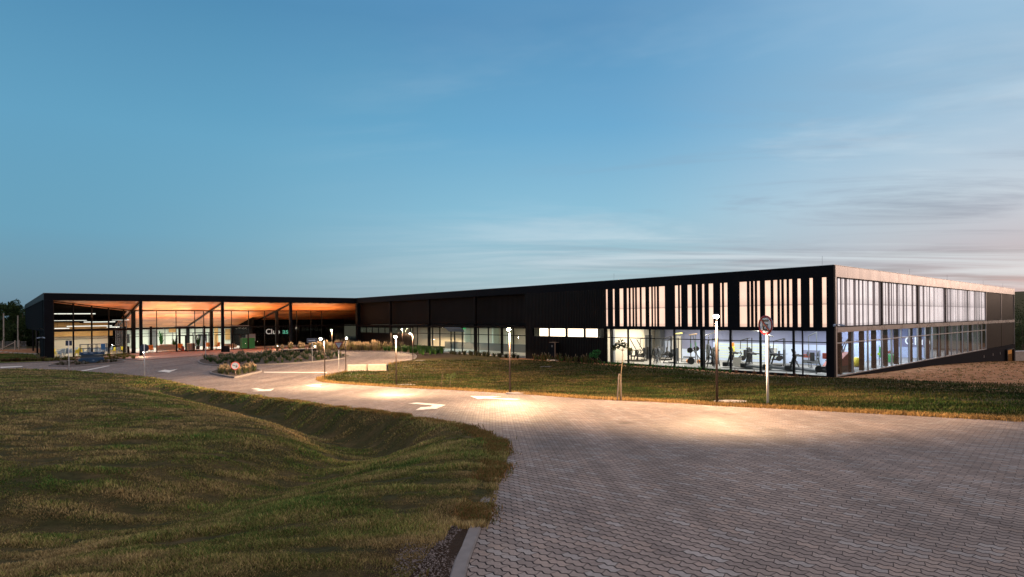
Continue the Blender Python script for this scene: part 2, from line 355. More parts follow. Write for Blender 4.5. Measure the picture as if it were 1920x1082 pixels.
M['pole'] = mat('galvanised_pole', (.55, .56, .58), .45, .5)
M['pole_white'] = mat('white_pole', (.72, .72, .74), .5)
M['lamp_metal'] = mat('lamp_metal', (.08, .06, .055), .5, .5)
M['bulb'] = emat('lamp_glow', (1, .84, .58), 140)
M['bulb_white'] = emat('small_lamp_glow', (1, .9, .75), 30)
M['tube_light'] = emat('linear_light_glow', (1, .95, .84), 1.3)
M['slit'] = None
M['red'] = mat('sign_red', (.15, .004, .008), .45)
M['signwhite'] = mat('sign_white', (.27, .36, .50), .6)
M['signblack'] = mat('sign_black', (.01, .01, .012), .5)
M['signblue'] = mat('sign_back_blue', (.015, .03, .07), .5)
M['gymblack'] = mat('gym_black', (.012, .012, .013), .45)
M['gymgrey'] = mat('gym_grey', (.16, .17, .18), .4, .4)
M['chrome'] = mat('chrome', (.6, .6, .62), .25, .9)
M['yellow'] = mat('yellow', (.75, .62, .05), .5)
M['lime'] = mat('lime', (.45, .75, .05), .5)
M['orange'] = mat('orange', (.75, .25, .03), .5)
M['green'] = mat('green', (.03, .35, .10), .5)
M['brick_red'] = mat('muted_red', (.30, .06, .04), .5)
M['cream'] = mat('cream', (.72, .66, .56), .8)
M['sofa'] = mat('pale_fabric', (.45, .42, .38), .9)
M['wood_yellow'] = mat('light_wood', (.62, .36, .13), .5, noise=.15, nscale=2)
M['liftblue'] = mat('lift_blue', (.010, .055, .13), .45)
M['tyre'] = mat('tyre', (.03, .03, .03), .8)
M['bark'] = mat('bark', (.10, .075, .05), .9, noise=.3, nscale=10)
M['stake'] = mat('stake_wood', (.11, .09, .085), .85, noise=.2, nscale=8)
M['leaf'] = tintmat('leaves'); M['grass'] = tintmat('grass_blades', trans=.3)

def slitmat(name, col, st, zline=5.1):
    m = bpy.data.materials.new(name); m.use_nodes = True; t = m.node_tree; b = t.nodes['Principled BSDF']
    b.inputs['Base Color'].default_value = (.5, .5, .5, 1); b.inputs['Roughness'].default_value = .25
    g = nn(t, 'ShaderNodeTexCoord'); sp = nn(t, 'ShaderNodeSeparateXYZ'); t.links.new(g.outputs['Object'], sp.inputs[0])
    z = sp.outputs[2]
    n = nn(t, 'ShaderNodeTexNoise', i_Scale=.5, i_Detail=3.0); t.links.new(g.outputs['Object'], n.inputs[0])
    band = math_(t, 'LESS_THAN', math_(t, 'ABSOLUTE', math_(t, 'SUBTRACT', z, zline)), .05)
    st_ = math_(t, 'MULTIPLY', math_(t, 'ADD', .72, math_(t, 'MULTIPLY', n.outputs[0], .56)), math_(t, 'SUBTRACT', 1.0, math_(t, 'MULTIPLY', band, .45)))
    up = nn(t, 'ShaderNodeMapRange'); up.inputs[1].default_value = zline; up.inputs[2].default_value = zline+.7; up.inputs[3].default_value = .72; up.inputs[4].default_value = 1.0; t.links.new(z, up.inputs[0])  # soft shading above the panel line is put into the emission
    st_ = math_(t, 'MULTIPLY', st_, math_(t, 'MAXIMUM', up.outputs[0], math_(t, 'LESS_THAN', z, zline)))
    low = math_(t, 'LESS_THAN', z, 3.72)
    st_ = math_(t, 'MULTIPLY', st_, math_(t, 'SUBTRACT', 1.0, math_(t, 'MULTIPLY', low, .25)))
    b.inputs['Emission Color'].default_value = (*col, 1); st_ = math_(t, 'MULTIPLY', st_, math_(t, 'SUBTRACT', 1.12, math_(t, 'MULTIPLY', math_(t, 'ABSOLUTE', math_(t, 'SUBTRACT', math_(t, 'FRACT', math_(t, 'DIVIDE', sp.outputs[1], 3.4)), .5)), .35))); t.links.new(math_(t, 'MULTIPLY', st_, st), b.inputs['Emission Strength'])
    return m
M['slit'] = slitmat('backlit_polycarbonate', (1.0, .62, .44), 1.12)
M['slit_cool'] = slitmat('backlit_polycarbonate_side', (1.0, .88, .86), 1.25)
M['panelgrey'] = mat('grey_translucent_panel', (.36, .35, .38), .55, .1, noise=.06, nscale=1)
M['bright_win'] = emat('bright_window_glow', (1.0, .80, .58), 3.0)

def woodceil():
    m = bpy.data.materials.new('wood_ceiling'); m.use_nodes = True; t = m.node_tree; b = t.nodes['Principled BSDF']; b.inputs['Roughness'].default_value = .45
    g = nn(t, 'ShaderNodeTexCoord'); mp = nn(t, 'ShaderNodeMapping'); mp.inputs['Scale'].default_value = (1, 1, 0); t.links.new(g.outputs['Object'], mp.inputs[0])
    br = nn(t, 'ShaderNodeTexBrick', i_Scale=1.0, i_Mortar_Size=.004, i_Brick_Width=2.4, i_Row_Height=1.2); br.inputs['Color1'].default_value = (.30, .090, .026, 1); br.inputs['Color2'].default_value = (.56, .235, .085, 1); br.inputs['Mortar'].default_value = (.10, .04, .02, 1)
    t.links.new(mp.outputs[0], br.inputs[0])
    mp2 = nn(t, 'ShaderNodeMapping'); mp2.inputs['Scale'].default_value = (.25, 2.5, 0); t.links.new(g.outputs['Object'], mp2.inputs[0])
    n = nn(t, 'ShaderNodeTexNoise', i_Scale=2.0, i_Detail=5.0, i_Distortion=1.0); t.links.new(mp2.outputs[0], n.inputs[0])
    t.links.new(mix(t, 1.0, br.outputs[0], ramp(t, n.outputs[0], [(.35, .5), (.65, 1.4)]), 'MULTIPLY'), b.inputs['Base Color']); return m
M['woodceil'] = woodceil()

def pavers():
    m = bpy.data.materials.new('interlocking_pavers'); m.use_nodes = True; t = m.node_tree; b = t.nodes['Principled BSDF']; b.inputs['Specular IOR Level'].default_value = .05
    g = nn(t, 'ShaderNodeTexCoord'); mp = nn(t, 'ShaderNodeMapping'); mp.inputs['Rotation'].default_value = (0, 0, math.radians(43)); t.links.new(g.outputs['Object'], mp.inputs[0])
    sp = nn(t, 'ShaderNodeSeparateXYZ'); t.links.new(mp.outputs[0], sp.inputs[0]); x, y = sp.outputs[0], sp.outputs[1]
    def tri(v, per, amp): return math_(t, 'MULTIPLY', math_(t, 'SUBTRACT', math_(t, 'PINGPONG', v, per/2), per/4), amp*4/per)
    wob = nn(t, 'ShaderNodeTexNoise', i_Scale=.6, i_Detail=2.0); t.links.new(mp.outputs[0], wob.inputs[0])
    y2 = math_(t, 'ADD', math_(t, 'ADD', y, tri(x, .105, .0145)), math_(t, 'MULTIPLY', wob.outputs[0], .05))
    x2 = math_(t, 'ADD', x, tri(y, .21, .012))
    cv = nn(t, 'ShaderNodeCombineXYZ'); t.links.new(x2, cv.inputs[0]); t.links.new(y2, cv.inputs[1])
    br = nn(t, 'ShaderNodeTexBrick', i_Scale=1.0, i_Mortar_Size=.0045, i_Mortar_Smooth=.3, i_Brick_Width=.21, i_Row_Height=.105); br.offset = .5
    br.inputs['Color1'].default_value = (0, 0, 0, 1); br.inputs['Color2'].default_value = (1, 1, 1, 1); br.inputs['Mortar'].default_value = (.3, .3, .3, 1)
    t.links.new(cv.outputs[0], br.inputs[0])
    rowd = math_(t, 'PINGPONG', y2, .0525); rowm = sm(t, rowd, .011, .004)
    joint = math_(t, 'MAXIMUM', math_(t, 'MULTIPLY', br.outputs[1], .75), rowm)
    tone = ramp(t, br.outputs[0], [(0, (.195, .162, .152)), (.3, (.228, .188, .174)), (.55, (.250, .208, .193)), (.75, (.268, .213, .190)), (.88, (.258, .232, .226)), (1, (.290, .264, .258))])
    brc = mix(t, joint, tone, (.022, .019, .020))
    n1 = nn(t, 'ShaderNodeTexNoise', i_Scale=.35, i_Detail=5.0, i_Roughness=.6); t.links.new(g.outputs['Object'], n1.inputs[0])
    n2 = nn(t, 'ShaderNodeTexNoise', i_Scale=60.0, i_Detail=3.0); t.links.new(g.outputs['Object'], n2.inputs[0])
    c = mix(t, 1.0, brc, ramp(t, n1.outputs[0], [(.3, .85), (.7, 1.25)]), 'MULTIPLY')
    c = mix(t, 1.0, c, ramp(t, n2.outputs[0], [(.3, .82), (.7, 1.15)]), 'MULTIPLY')
    n3 = nn(t, 'ShaderNodeTexNoise', i_Scale=1.3, i_Detail=6.0, i_Roughness=.7); t.links.new(g.outputs['Object'], n3.inputs[0])
    c = mix(t, ramp(t, n3.outputs[0], [(.58, 0), (.75, .5)]), c, (.36, .29, .25))
    mpt = nn(t, 'ShaderNodeMapping'); mpt.inputs['Rotation'].default_value = (0, 0, math.radians(-38)); mpt.inputs['Scale'].default_value = (1.1, .06, 1); t.links.new(g.outputs['Object'], mpt.inputs[0])
    n4 = nn(t, 'ShaderNodeTexNoise', i_Scale=1.0, i_Detail=4.0, i_Distortion=.4); t.links.new(mpt.outputs[0], n4.inputs[0])
    c = mix(t, 1.0, c, ramp(t, n4.outputs[0], [(.38, .86), (.5, 1.0), (.64, 1.12)]), 'MULTIPLY')
    n5 = nn(t, 'ShaderNodeTexVoronoi', i_Scale=.45); t.links.new(g.outputs['Object'], n5.inputs[0])
    c = mix(t, 1.0, c, ramp(t, math_(t, 'ADD', n5.outputs[0], math_(t, 'MULTIPLY', n3.outputs[0], .35)), [(.20, .62), (.33, 1.0)]), 'MULTIPLY')
    t.links.new(c, b.inputs['Base Color'])
    t.links.new(ramp(t, n1.outputs[0], [(.3, .60), (.7, .85)]), b.inputs['Roughness'])
    hgt = math_(t, 'ADD', math_(t, 'SUBTRACT', 1.0, joint), math_(t, 'MULTIPLY', n2.outputs[0], .15))
    bp = nn(t, 'ShaderNodeBump', i_Strength=1.0, i_Distance=.012); t.links.new(hgt, bp.inputs['Height']); t.links.new(bp.outputs[0], b.inputs['Normal'])
    return m
M['pavers'] = pavers()
def groundmat():
    m = bpy.data.materials.new('ground_turf_and_dirt'); m.use_nodes = True; t = m.node_tree; b = t.nodes['Principled BSDF']; b.inputs['Roughness'].default_value = .95; b.inputs['Specular IOR Level'].default_value = .1
    g = nn(t, 'ShaderNodeTexCoord'); a = nn(t, 'ShaderNodeAttribute', attribute_name='tint')
    mp = nn(t, 'ShaderNodeMapping'); mp.inputs['Scale'].default_value = (1, 1.8, 1); t.links.new(g.outputs['Object'], mp.inputs[0])
    n1 = nn(t, 'ShaderNodeTexNoise', i_Scale=.9, i_Detail=8.0, i_Roughness=.68); t.links.new(mp.outputs[0], n1.inputs[0])
    n2 = nn(t, 'ShaderNodeTexNoise', i_Scale=9.0, i_Detail=8.0, i_Roughness=.75); t.links.new(mp.outputs[0], n2.inputs[0])
    turf = ramp(t, n1.outputs[0], [(.32, (.030, .038, .012)), (.48, (.055, .050, .020)), (.62, (.095, .070, .032)), (.75, (.045, .055, .016))])
    turf = mix(t, 1.0, turf, ramp(t, n2.outputs[0], [(.3, .45), (.7, 1.5)]), 'MULTIPLY')
    dirt = ramp(t, n1.outputs[0], [(.3, (.21, .085, .042)), (.5, (.36, .175, .088)), (.7, (.47, .28, .15))])  # orange pushed up in place of warm lamp light on the earth
    dirt = mix(t, 1.0, dirt, ramp(t, n2.outputs[0], [(.3, .65), (.7, 1.25)]), 'MULTIPLY')
    sp = nn(t, 'ShaderNodeSeparateColor'); t.links.new(a.outputs['Color'], sp.inputs[0])
    f = math_(t, 'ADD', sp.outputs[0], math_(t, 'MULTIPLY', math_(t, 'SUBTRACT', n1.outputs[0], .5), 1.2))
    c = mix(t, sm(t, f, .35, .65), turf, dirt)
    c = mix(t, sp.outputs[1], c, (.045, .030, .022))
    t.links.new(c, b.inputs['Base Color'])
    bp = nn(t, 'ShaderNodeBump', i_Strength=.9, i_Distance=.06); t.links.new(n2.outputs[0], bp.inputs['Height']); t.links.new(bp.outputs[0], b.inputs['Normal'])
    return m
M['ground'] = groundmat()

# ------------------------------------------------------------------ ground and road
def build_ground():
    pts = []; edges = []
    outer = [(-900, -80), (900, -80), (1500, 1600), (-1500, 1600)]
    def addloop(l):
        n0 = len(pts); pts.extend(l); edges.extend([(n0+i, n0+(i+1) % len(l)) for i in range(len(l))])
    def dens(l, step):
        o = []
        for a, b in zip(l, l[1:]+l[:1]):
            k = max(1, int(math.hypot(b[0]-a[0], b[1]-a[1])/step)) if max(abs(a[0]), abs(b[0])) < 70 else 1
            o += [(a[0]+(b[0]-a[0])*i/k, a[1]+(b[1]-a[1])*i/k) for i in range(k)]
        return o
    addloop(outer); addloop(dens(ROAD, .6))
    gx = []
    def grid(x0, x1, y0, y1, st, excl=None):
        xs = np.arange(x0, x1, st); ys = np.arange(y0, y1, st); X, Y = np.meshgrid(xs, ys); X = X+NR.uniform(-.2, .2, X.shape)*st; Y = Y+NR.uniform(-.2, .2, Y.shape)*st
        X = X.ravel(); Y = Y.ravel()
        if excl: k = ~((X > excl[0]) & (X < excl[1]) & (Y > excl[2]) & (Y < excl[3])); X = X[k]; Y = Y[k]
        k = (polyd(X, Y, ROAD+ROAD[:1]) > .25*st) if st < 2 else (polyd(X, Y, ROAD+ROAD[:1]) > .5)
        return list(zip(X[k], Y[k]))
    P = grid(-16, 2, 2, 20, .28)+grid(-50, 40, 0, 62, 1.0, (-16, 2, 2, 20))+grid(-100, 110, -40, 130, 4., (-50, 40, 0, 62))+grid(-700, 800, -70, 900, 40., (-100, 110, -40, 130))
    pts.extend(P)
    v, e, f, _, _, _ = delaunay_2d_cdt([Vector(p) for p in pts], edges, [], 0, 1e-5)
    V = np.array([tuple(q) for q in v]); Fc = np.array([t for t in f if len(t) == 3]); cen = V[Fc].mean(1)
    ir = inpoly(cen[:, 0], cen[:, 1], ROAD)
    ccw = ((V[Fc[:, 1]]-V[Fc[:, 0]])[:, 0]*(V[Fc[:, 2]]-V[Fc[:, 0]])[:, 1]-(V[Fc[:, 1]]-V[Fc[:, 0]])[:, 1]*(V[Fc[:, 2]]-V[Fc[:, 0]])[:, 0]) > 0
    Fc = np.where(ccw[:, None], Fc, Fc[:, ::-1])
    def sub(mask, zf):
        F2 = Fc[mask]; idx = np.unique(F2); mp = -np.ones(len(V), int); mp[idx] = np.arange(len(idx)); P2 = V[idx]
        return np.column_stack([P2, zf(P2[:, 0], P2[:, 1])]), mp[F2]
    rv, rf = sub(ir, zb); road = fastmesh('road', rv, rf, M['pavers'], smooth=True); tag(road, kind='structure')
    gv, gf = sub(~ir, zg)
    X, Y = gv[:, 0], gv[:, 1]
    tt = (X-C0[0])*VV[0]+(Y-C0[1])*VV[1]; ss = (X-C0[0])*UU[0]+(Y-C0[1])*UU[1]
    dirt = sst(X-22+(Y-38)*.28, -.8, 1.6)*sst(Y, 26, 30)*(1-sst(Y, 130, 170))
    dirt = np.maximum(dirt, .42*sst(X, 14, 20)*sst(Y, 17, 24)*(1-sst(Y, 30, 36)))
    dirt = np.maximum(dirt, .8*((tt < 0) & (tt > -1.6) & (ss > 1) & (ss < 40)))      # strip of bare earth along the facade
    dirt = np.maximum(dirt, .9*((X < -62) & (Y > 84) & (Y < 100)))
    soil = .9*((tt < .4) & (tt > -9) & (ss > 40) & (ss < 72))+.9*((ss > 63) & (ss < 72.5) & (tt < -31) & (tt > -40))
    soil = soil+1.*((X > -1.3) & (X < -.2) & (Y < 7))
    colr = np.column_stack([dirt, np.clip(soil, 0, 1), 0*dirt])
    g = fastmesh('ground', gv, gf, M['ground'], cols=colr, smooth=True); tag(g, kind='structure')
build_ground()

# grass blades ------------------------------------------------------------
def blades(name, X, Y, hgt, wid, tint, mat_=None, lean=.6, zf=zg):
    n = len(X); Z = zf(X, Y)-.01
    a = NR.uniform(0, 2*PI, n); l = NR.uniform(.1, 1, n)*lean*hgt; b = NR.uniform(0, 2*PI, n)
    wx = np.cos(a)*wid/2; wy = np.sin(a)*wid/2
    p0 = np.column_stack([X-wx, Y-wy, Z]); p1 = np.column_stack([X+wx, Y+wy, Z])
    mx = X+np.cos(b)*l*.35; my = Y+np.sin(b)*l*.35; mz = Z+hgt*.6
    p2 = np.column_stack([mx+wx*.7, my+wy*.7, mz]); p3 = np.column_stack([mx-wx*.7, my-wy*.7, mz])
    p4 = np.column_stack([X+np.cos(b)*l, Y+np.sin(b)*l, Z+hgt])
    V = np.stack([p0, p1, p2, p3, p4], 1).reshape(-1, 3); i = np.arange(n)[:, None]*5
    Fq = np.concatenate([i+np.array([[0, 1, 2]]), i+np.array([[0, 2, 3]]), i+np.array([[3, 2, 4]])], 0)
    sh = np.repeat(tint, 5, 0)
    o = fastmesh(name, V, Fq, mat_ or M['grass'], cols=sh); return o
def turf_tint(X, Y, dry=0.):
    n = len(X); a = vnoise(X, Y*1.8, .5, 21); b_ = vnoise(X, Y*1.8, 1.6, 22); c_ = vnoise(X, Y, .16, 23)
    m = np.clip(2.2*(.4*a+.35*b_+.25*c_-.5)+.60+dry+NR.normal(0, .24, n), 0, 1)[:, None]
    g = np.array([[.040, .084, .018]]); br = np.array([[.20, .145, .068]]); mid_ = np.array([[.125, .118, .036]])
    c = np.where(m < .5, g*(1-2*m)+mid_*2*m, mid_*(2-2*m)+br*(2*m-1))
    dk = NR.uniform(.45, 1.65, n)[:, None]; return c*dk
def scatter(n, rmin, rmax, a0, a1, power=1.):
    q = NR.random(n); r = rmin*(rmax/rmin)**q; th = NR.uniform(a0, a1, n)     # density falls as 1/r^2
    return r*np.sin(th), r*np.cos(th), r
X, Y, r = scatter(880000, 3.6, 76, -.80, .06)
k = (polyd(X, Y, near_edge) < polyd(X, Y, far_edge)) & (~inpoly(X, Y, ROAD) | (NR.random(len(X)) < .5) & (polyd(X, Y, near_edge) < .06)) & (Y < 60); k &= ~((X > -.60-.16*(6.6-Y)-.10*vnoise(X, Y, 3., 30)) & (X < -.3) & (Y < 6.3+.5*vnoise(X, Y, 2., 31)))
X, Y, r = X[k], Y[k], r[k]
n = len(X); cl = vnoise(X+.3*Y, Y*2.2, .8, 41)*.6+vnoise(X, Y*1.6, 2.6, 42)*.4
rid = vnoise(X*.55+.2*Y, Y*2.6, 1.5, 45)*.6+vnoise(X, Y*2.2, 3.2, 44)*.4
hg = (.008+.046*np.clip(rid*1.3-.15, 0, 1)**1.2)*NR.uniform(.6, 1.3, n)*(1+r/60)*1.0
de = polyd(X, Y, near_edge); hg = hg*(1+.7*np.exp(-(de/.25)**2))
wd = (.0045+.0010*r)*NR.uniform(.6, 1.5, n)
o = blades('lawn_grass', X, Y, hg, wd, turf_tint(X, Y)*(.52+1.75*np.clip(rid, 0, 1)[:, None]**1.3)*1.22, lean=.9); tag(o, 'short dry green and brown grass covering the left lawn and its bank', 'grass', kind='stuff')  # tint darkens in low gaps, painting in the shade between ridges
X, Y, r = scatter(260000, 14, 62, -.42, .80)
tt = (X-C0[0])*VV[0]+(Y-C0[1])*VV[1]; ssx = (X-C0[0])*UU[0]+(Y-C0[1])*UU[1]
k = ~inpoly(X, Y, ROAD) & (tt < -1.3) & (polyd(X, Y, far_edge) < polyd(X, Y, near_edge)) & ~((ssx > 40) & (tt > -8))
k |= ~inpoly(X, Y, ROAD) & (tt >= -1.3) & (ssx < -.2) & (Y < 45) & (NR.random(len(X)) < .45) & (polyd(X, Y, far_edge) < polyd(X, Y, near_edge))
k &= ~((X > 14) & (NR.random(len(X)) < .45)) & ~((X-22+(Y-38)*.28 > NR.normal(.2, .5, len(X))) & (Y > 27))
X, Y, r = X[k], Y[k], r[k]; n = len(X); ed = polyd(X, Y, far_edge); fr = np.exp(-(ed/.35)**2)
hg = (.035+.03*NR.random(n))*(1+r/50)*(1+.8*fr); wd = (.004+.0012*r)*NR.uniform(.7, 1.3, n)
ti = turf_tint(X, Y, -.25)*(.22+.85*vnoise(X, Y*2.5, .9, 61)[:, None])*.72; st = np.array([[.34, .22, .085]])*NR.uniform(.6, 1.3, n)[:, None]; ti = ti*(1-fr[:, None])+st*fr[:, None]
o = blades('lawn_turf', X, Y, hg, wd, ti); tag(o, 'dark green grass of the lawn between the road and the gym', 'grass', kind='stuff')
npts = np.array([p for p in near_edge if 3.4 < p[1] < 34 and p[0] > -20]); m_ = 70000
seg = np.minimum((NR.random(m_)**1.6*(len(npts)-1)).astype(int), len(npts)-2); q = NR.random(m_)[:, None]; P = npts[seg]*(1-q)+npts[seg+1]*q
dd = npts[seg+1]-npts[seg]; nr_ = np.column_stack([-dd[:, 1], dd[:, 0]])/np.linalg.norm(dd, axis=1)[:, None]
lump = vnoise(P[:, 0], P[:, 1], 1.7, 71); off = NR.normal(.13, .10, m_)-.22*(lump-.42); P = P+nr_*off[:, None]; k = (lump > .36) & ((P[:, 1] > 6.3) | (off > .33)); P = P[k]; X, Y = P[:, 0], P[:, 1]; n = len(X); r = np.hypot(X, Y)
zed = lambda X, Y: np.maximum(zb(X, Y), zg(X, Y))
o = blades('edge_grass', X, Y, (.035+.06*lump[k])*NR.uniform(.5, 1.2, n), .005+.0009*r, np.where(NR.random(n)[:, None] < .55, np.array([[.24, .13, .05]]), np.array([[.12, .12, .035]]))*NR.uniform(.5, 1.5, n)[:, None], lean=1.1, zf=zed); tag(o, 'rusty tufted grass hanging over the near road edge', 'grass', kind='stuff')
m_ = 60000; Y = NR.uniform(62, 92, m_); X = -Y*NR.uniform(.79, .93, m_)
tt = (X-C0[0])*VV[0]+(Y-C0[1])*VV[1]; k = (tt < -40) & ~inpoly(X, Y, ROAD) & (Y < 84); X, Y = X[k], Y[k]
o = blades('verge_turf', X, Y, .09*NR.uniform(.5, 1.4, len(X)), .06*NR.uniform(.6, 1.4, len(X)), turf_tint(X, Y, -.35)*1.5); tag(o, 'bright green strip of lawn at the left end of the entrance building', 'grass', kind='stuff')
# straw fringe at the far road edge
fp = np.array([p for p in far_edge if -16 < p[0] < 26 and p[1] < 50 and p[1] > 8 and not (p[0] < -8 and p[1] > 44)]); m_ = 30000
seg = NR.integers(0, len(fp)-1, m_); q = NR.random(m_)[:, None]; P = fp[seg]*(1-q)+fp[seg+1]*q+NR.normal(0, .10, (m_, 2))
X, Y = P[:, 0], P[:, 1]+.10; r = np.hypot(X, Y)
o = blades('verge_grass', X, Y, .07*NR.uniform(.5, 1.5, m_), .006+.0010*r, np.array([[.36, .23, .09]])*NR.uniform(.5, 1.4, m_)[:, None]); tag(o, 'dry straw coloured grass fringe along the far road edge', 'grass', kind='stuff')

X = NR.uniform(20, 90, 9000); Y = NR.uniform(26, 84, 9000); tt = (X-C0[0])*VV[0]+(Y-C0[1])*VV[1]; ssx = (X-C0[0])*UU[0]+(Y-C0[1])*UU[1]
k = (X-22+(Y-38)*.28 > .4) & (ssx < -.3) & ~inpoly(X, Y, ROAD) & (X < .9*Y); X, Y = X[k], Y[k]; n = len(X); k = NR.random(n) < .5+.5*vnoise(X, Y, .4, 8); r = np.hypot(X, Y)
Xt, Yt = np.repeat(X[k], 7)+NR.normal(0, .06, 7*k.sum()), np.repeat(Y[k], 7)+NR.normal(0, .06, 7*k.sum())
o = blades('dry_tufts', Xt, Yt, .06*NR.uniform(.5, 1.6, len(Xt)), .012+.0006*np.hypot(Xt, Yt), np.array([[.24, .17, .07]])*NR.uniform(.4, 1.4, len(Xt))[:, None]); tag(o, 'sparse dry tufts growing on the bare earth bank', 'grass', kind='stuff')
zz = zg(X, Y); sz = NR.uniform(.02, .07, n)*NR.uniform(.5, 1.2, n); off = np.array([[1, 0, 0], [-.5, .87, 0], [-.5, -.87, 0], [0, 0, .8]]); V = (np.stack([X, Y, zz], 1)[:, None, :]+off[None]*sz[:, None, None]).reshape(-1, 3); i = np.arange(n)[:, None]*4
Fq = np.concatenate([i+np.array([[0, 1, 3]]), i+np.array([[1, 2, 3]]), i+np.array([[2, 0, 3]])], 0)
o = fastmesh('stones', V, Fq, M['leaf'], cols=np.repeat(np.array([[.30, .21, .15]])*NR.uniform(.4, 1.6, n)[:, None], 4, 0)); tag(o, 'small stones and clods strewn over the bare earth bank', 'stones', kind='stuff')
# kerbs and islands --------------------------------------------------------
def kerb_strip(name, pl, w, h, closed, zf, label, inset=0.):
    m = MB(); n = len(pl); vs = []; fs = []
    for i in range(n):
        a = pl[(i-1) % n] if (closed or i > 0) else pl[i]; b = pl[(i+1) % n] if (closed or i < n-1) else pl[i]
        d = Vector((b[0]-a[0], b[1]-a[1])).normalized(); nx, ny = -d.y, d.x
        z = float(zf(pl[i][0], pl[i][1]))
        for off, zz in ((0, -.15), (0, h-.025), (.02, h), (w-.02, h), (w, h-.02), (w, -.15)):
            vs.append((pl[i][0]+nx*off, pl[i][1]+ny*off, z+zz))
    k = 6
    for i in range(n if closed else n-1):
        j = (i+1) % n
        for q in range(k-1): fs.append((i*k+q, j*k+q, j*k+q+1, i*k+q+1))
    if not closed: fs += [tuple(range(k)), tuple((n-1)*k+q for q in range(k))[::-1]]
    m.add(vs, fs); o = m.build(name, M['kerb']); tag(o, label, 'kerb'); return o
def orient(pg, ccw=True):
    a = sum(p[0]*q[1]-q[0]*p[1] for p, q in zip(pg, pg[1:]+pg[:1])); return pg if (a > 0) == ccw else pg[::-1]
def island(name, pg, label, cat='kerbed bed'):
    pg = orient(pg)
    e = thing(name, label, cat, (0, 0, 0))
    k = kerb_strip('kerb', pg, .16, .13, True, zb, ''); k.parent = e; del k['category']; k.pop('label', None)
    m = MB(); cx_ = sum(p[0] for p in pg)/len(pg); cy_ = sum(p[1] for p in pg)/len(pg)
    ins = [(p[0]+(cx_-p[0])*min(.3, .13/math.hypot(p[0]-cx_, p[1]-cy_)), p[1]+(cy_-p[1])*min(.3, .13/math.hypot(p[0]-cx_, p[1]-cy_))) for p in pg]
    m.prism(ins, lambda x, y: float(zb(x, y))-.1, lambda x, y: float(zb(x, y))+.10); m.build('soil_bed', M['soil'], e)
    return ins
I_big = island('roundabout_island', island_big, 'large round planted island with a low concrete kerb in front of the entrance')
I_small = island('splitter_island', island_small, 'small diamond shaped kerbed island holding the round arrow sign')
I_left = island('planted_island', island_left, 'thin pointed planted island in front of the blue lift')
ne = [p for p in near_edge if p[1] < 8.3 and p[1] > -2 and p[0] > -3]
kerb_strip('kerb', ne, .15, .02, False, zb, 'pale concrete edging strip beside the lawn in the foreground')
fe = [p for p in far_edge if p[1] > 46 and p[0] > -35 and p[0] < -5]
kerb_strip('kerb', fe[::-1], .16, .10, False, zb, 'curved kerb around the far side of the turning loop')
fe = [p for p in far_edge if p[1] > 46 and p[0] <= -42 and p[0] > -90]
kerb_strip('kerb', fe[::-1], .16, .10, False, zb, 'kerb along the planting bed below the restaurant glass')
# gravelly soil where the turf stops short of the edging
X = NR.uniform(-1.1, -.53, 4500); Y = NR.uniform(4, 6.6, 4500); k = Y < 6.5; X, Y = X[k], Y[k]; n = len(X)
zz = zg(X, Y); sz = NR.uniform(.004, .014, n)
off = np.array([[1, 0, 0], [-.5, .87, 0], [-.5, -.87, 0], [0, 0, .9]]); V = (np.stack([X, Y, zz], 1)[:, None, :]+off[None]*sz[:, None, None]).reshape(-1, 3); i = np.arange(n)[:, None]*4
Fq = np.concatenate([i+np.array([[0, 1, 3]]), i+np.array([[1, 2, 3]]), i+np.array([[2, 0, 3]])], 0)
o = fastmesh('gravel', V, Fq, M['leaf'], cols=np.repeat(np.array([[.16, .14, .14]])*NR.uniform(.5, 1.6, n)[:, None], 4, 0)); tag(o, 'loose dark gravel beside the foreground edging', 'gravel', kind='stuff')

# pink forecourt, painted marks -------------------------------------------
pk = [(-31.5, 62), (-28.6, 63.7), (-23.3, 66.8), (-16, 70.4), (-8, 72.0), (0, 72.8), (8, 72.8), (8, 90), (-29.9, 90), (-29.9, 78.8), (-38.5, 72.4), (-33, 70)]
pkw = [tuple(BL(*p)[:2]) for p in pk]
m = MB().prism(pkw, -.3, .0); o = m.build('pavement', M['pink_floor']); tag(o, kind='structure')
def paint(name, px, label, cat='road marking', group=None):
    pg = orient([gp(*p) for p in px]); m = MB()
    # refine so the sheet follows the slope
    tr = tessellate_polygon([[Vector((x, y, 0)) for x, y in pg]])
    V = [(x, y, float(zb(x, y))+.012) for x, y in pg]; F_ = [tuple(t) for t in tr]
    for _ in range(3):
        nf = []; cache = {}
        def md(a, b):
            kx = (min(a, b), max(a, b))
            if kx not in cache:
                x = (V[a][0]+V[b][0])/2; y = (V[a][1]+V[b][1])/2; V.append((x, y, float(zb(x, y))+.012)); cache[kx] = len(V)-1
            return cache[kx]
        for a, b, c in F_:
            ab, bc, ca = md(a, b), md(b, c), md(c, a); nf += [(a, ab, ca), (ab, b, bc), (ca, bc, c), (ab, bc, ca)]
        F_ = nf
    m.add(V, F_); o = m.build(name, M['white_paint']); tag(o, label, cat, group); return o
paint('painted_arrow', [(763, 757), (780, 755.3), (834.5, 759.8), (817, 767), (777, 770), (787, 764.3), (804, 763.3), (810, 760.8), (795, 759.5)], 'white turn arrow nearest the camera on the brick road')
paint('painted_arrow', [(880, 743), (939, 743.6), (917, 746.2), (974, 749), (963, 750.6), (906, 747.8), (895, 749)], 'long white arrow on the road below the tall middle lamp')
paint('painted_arrow', [(469, 729.5), (481, 728.2), (494, 731.0), (513, 729), (506, 733.6), (482, 734), (470, 733.8), (485, 732)], 'white arrow on the road just below the small round arrow sign')
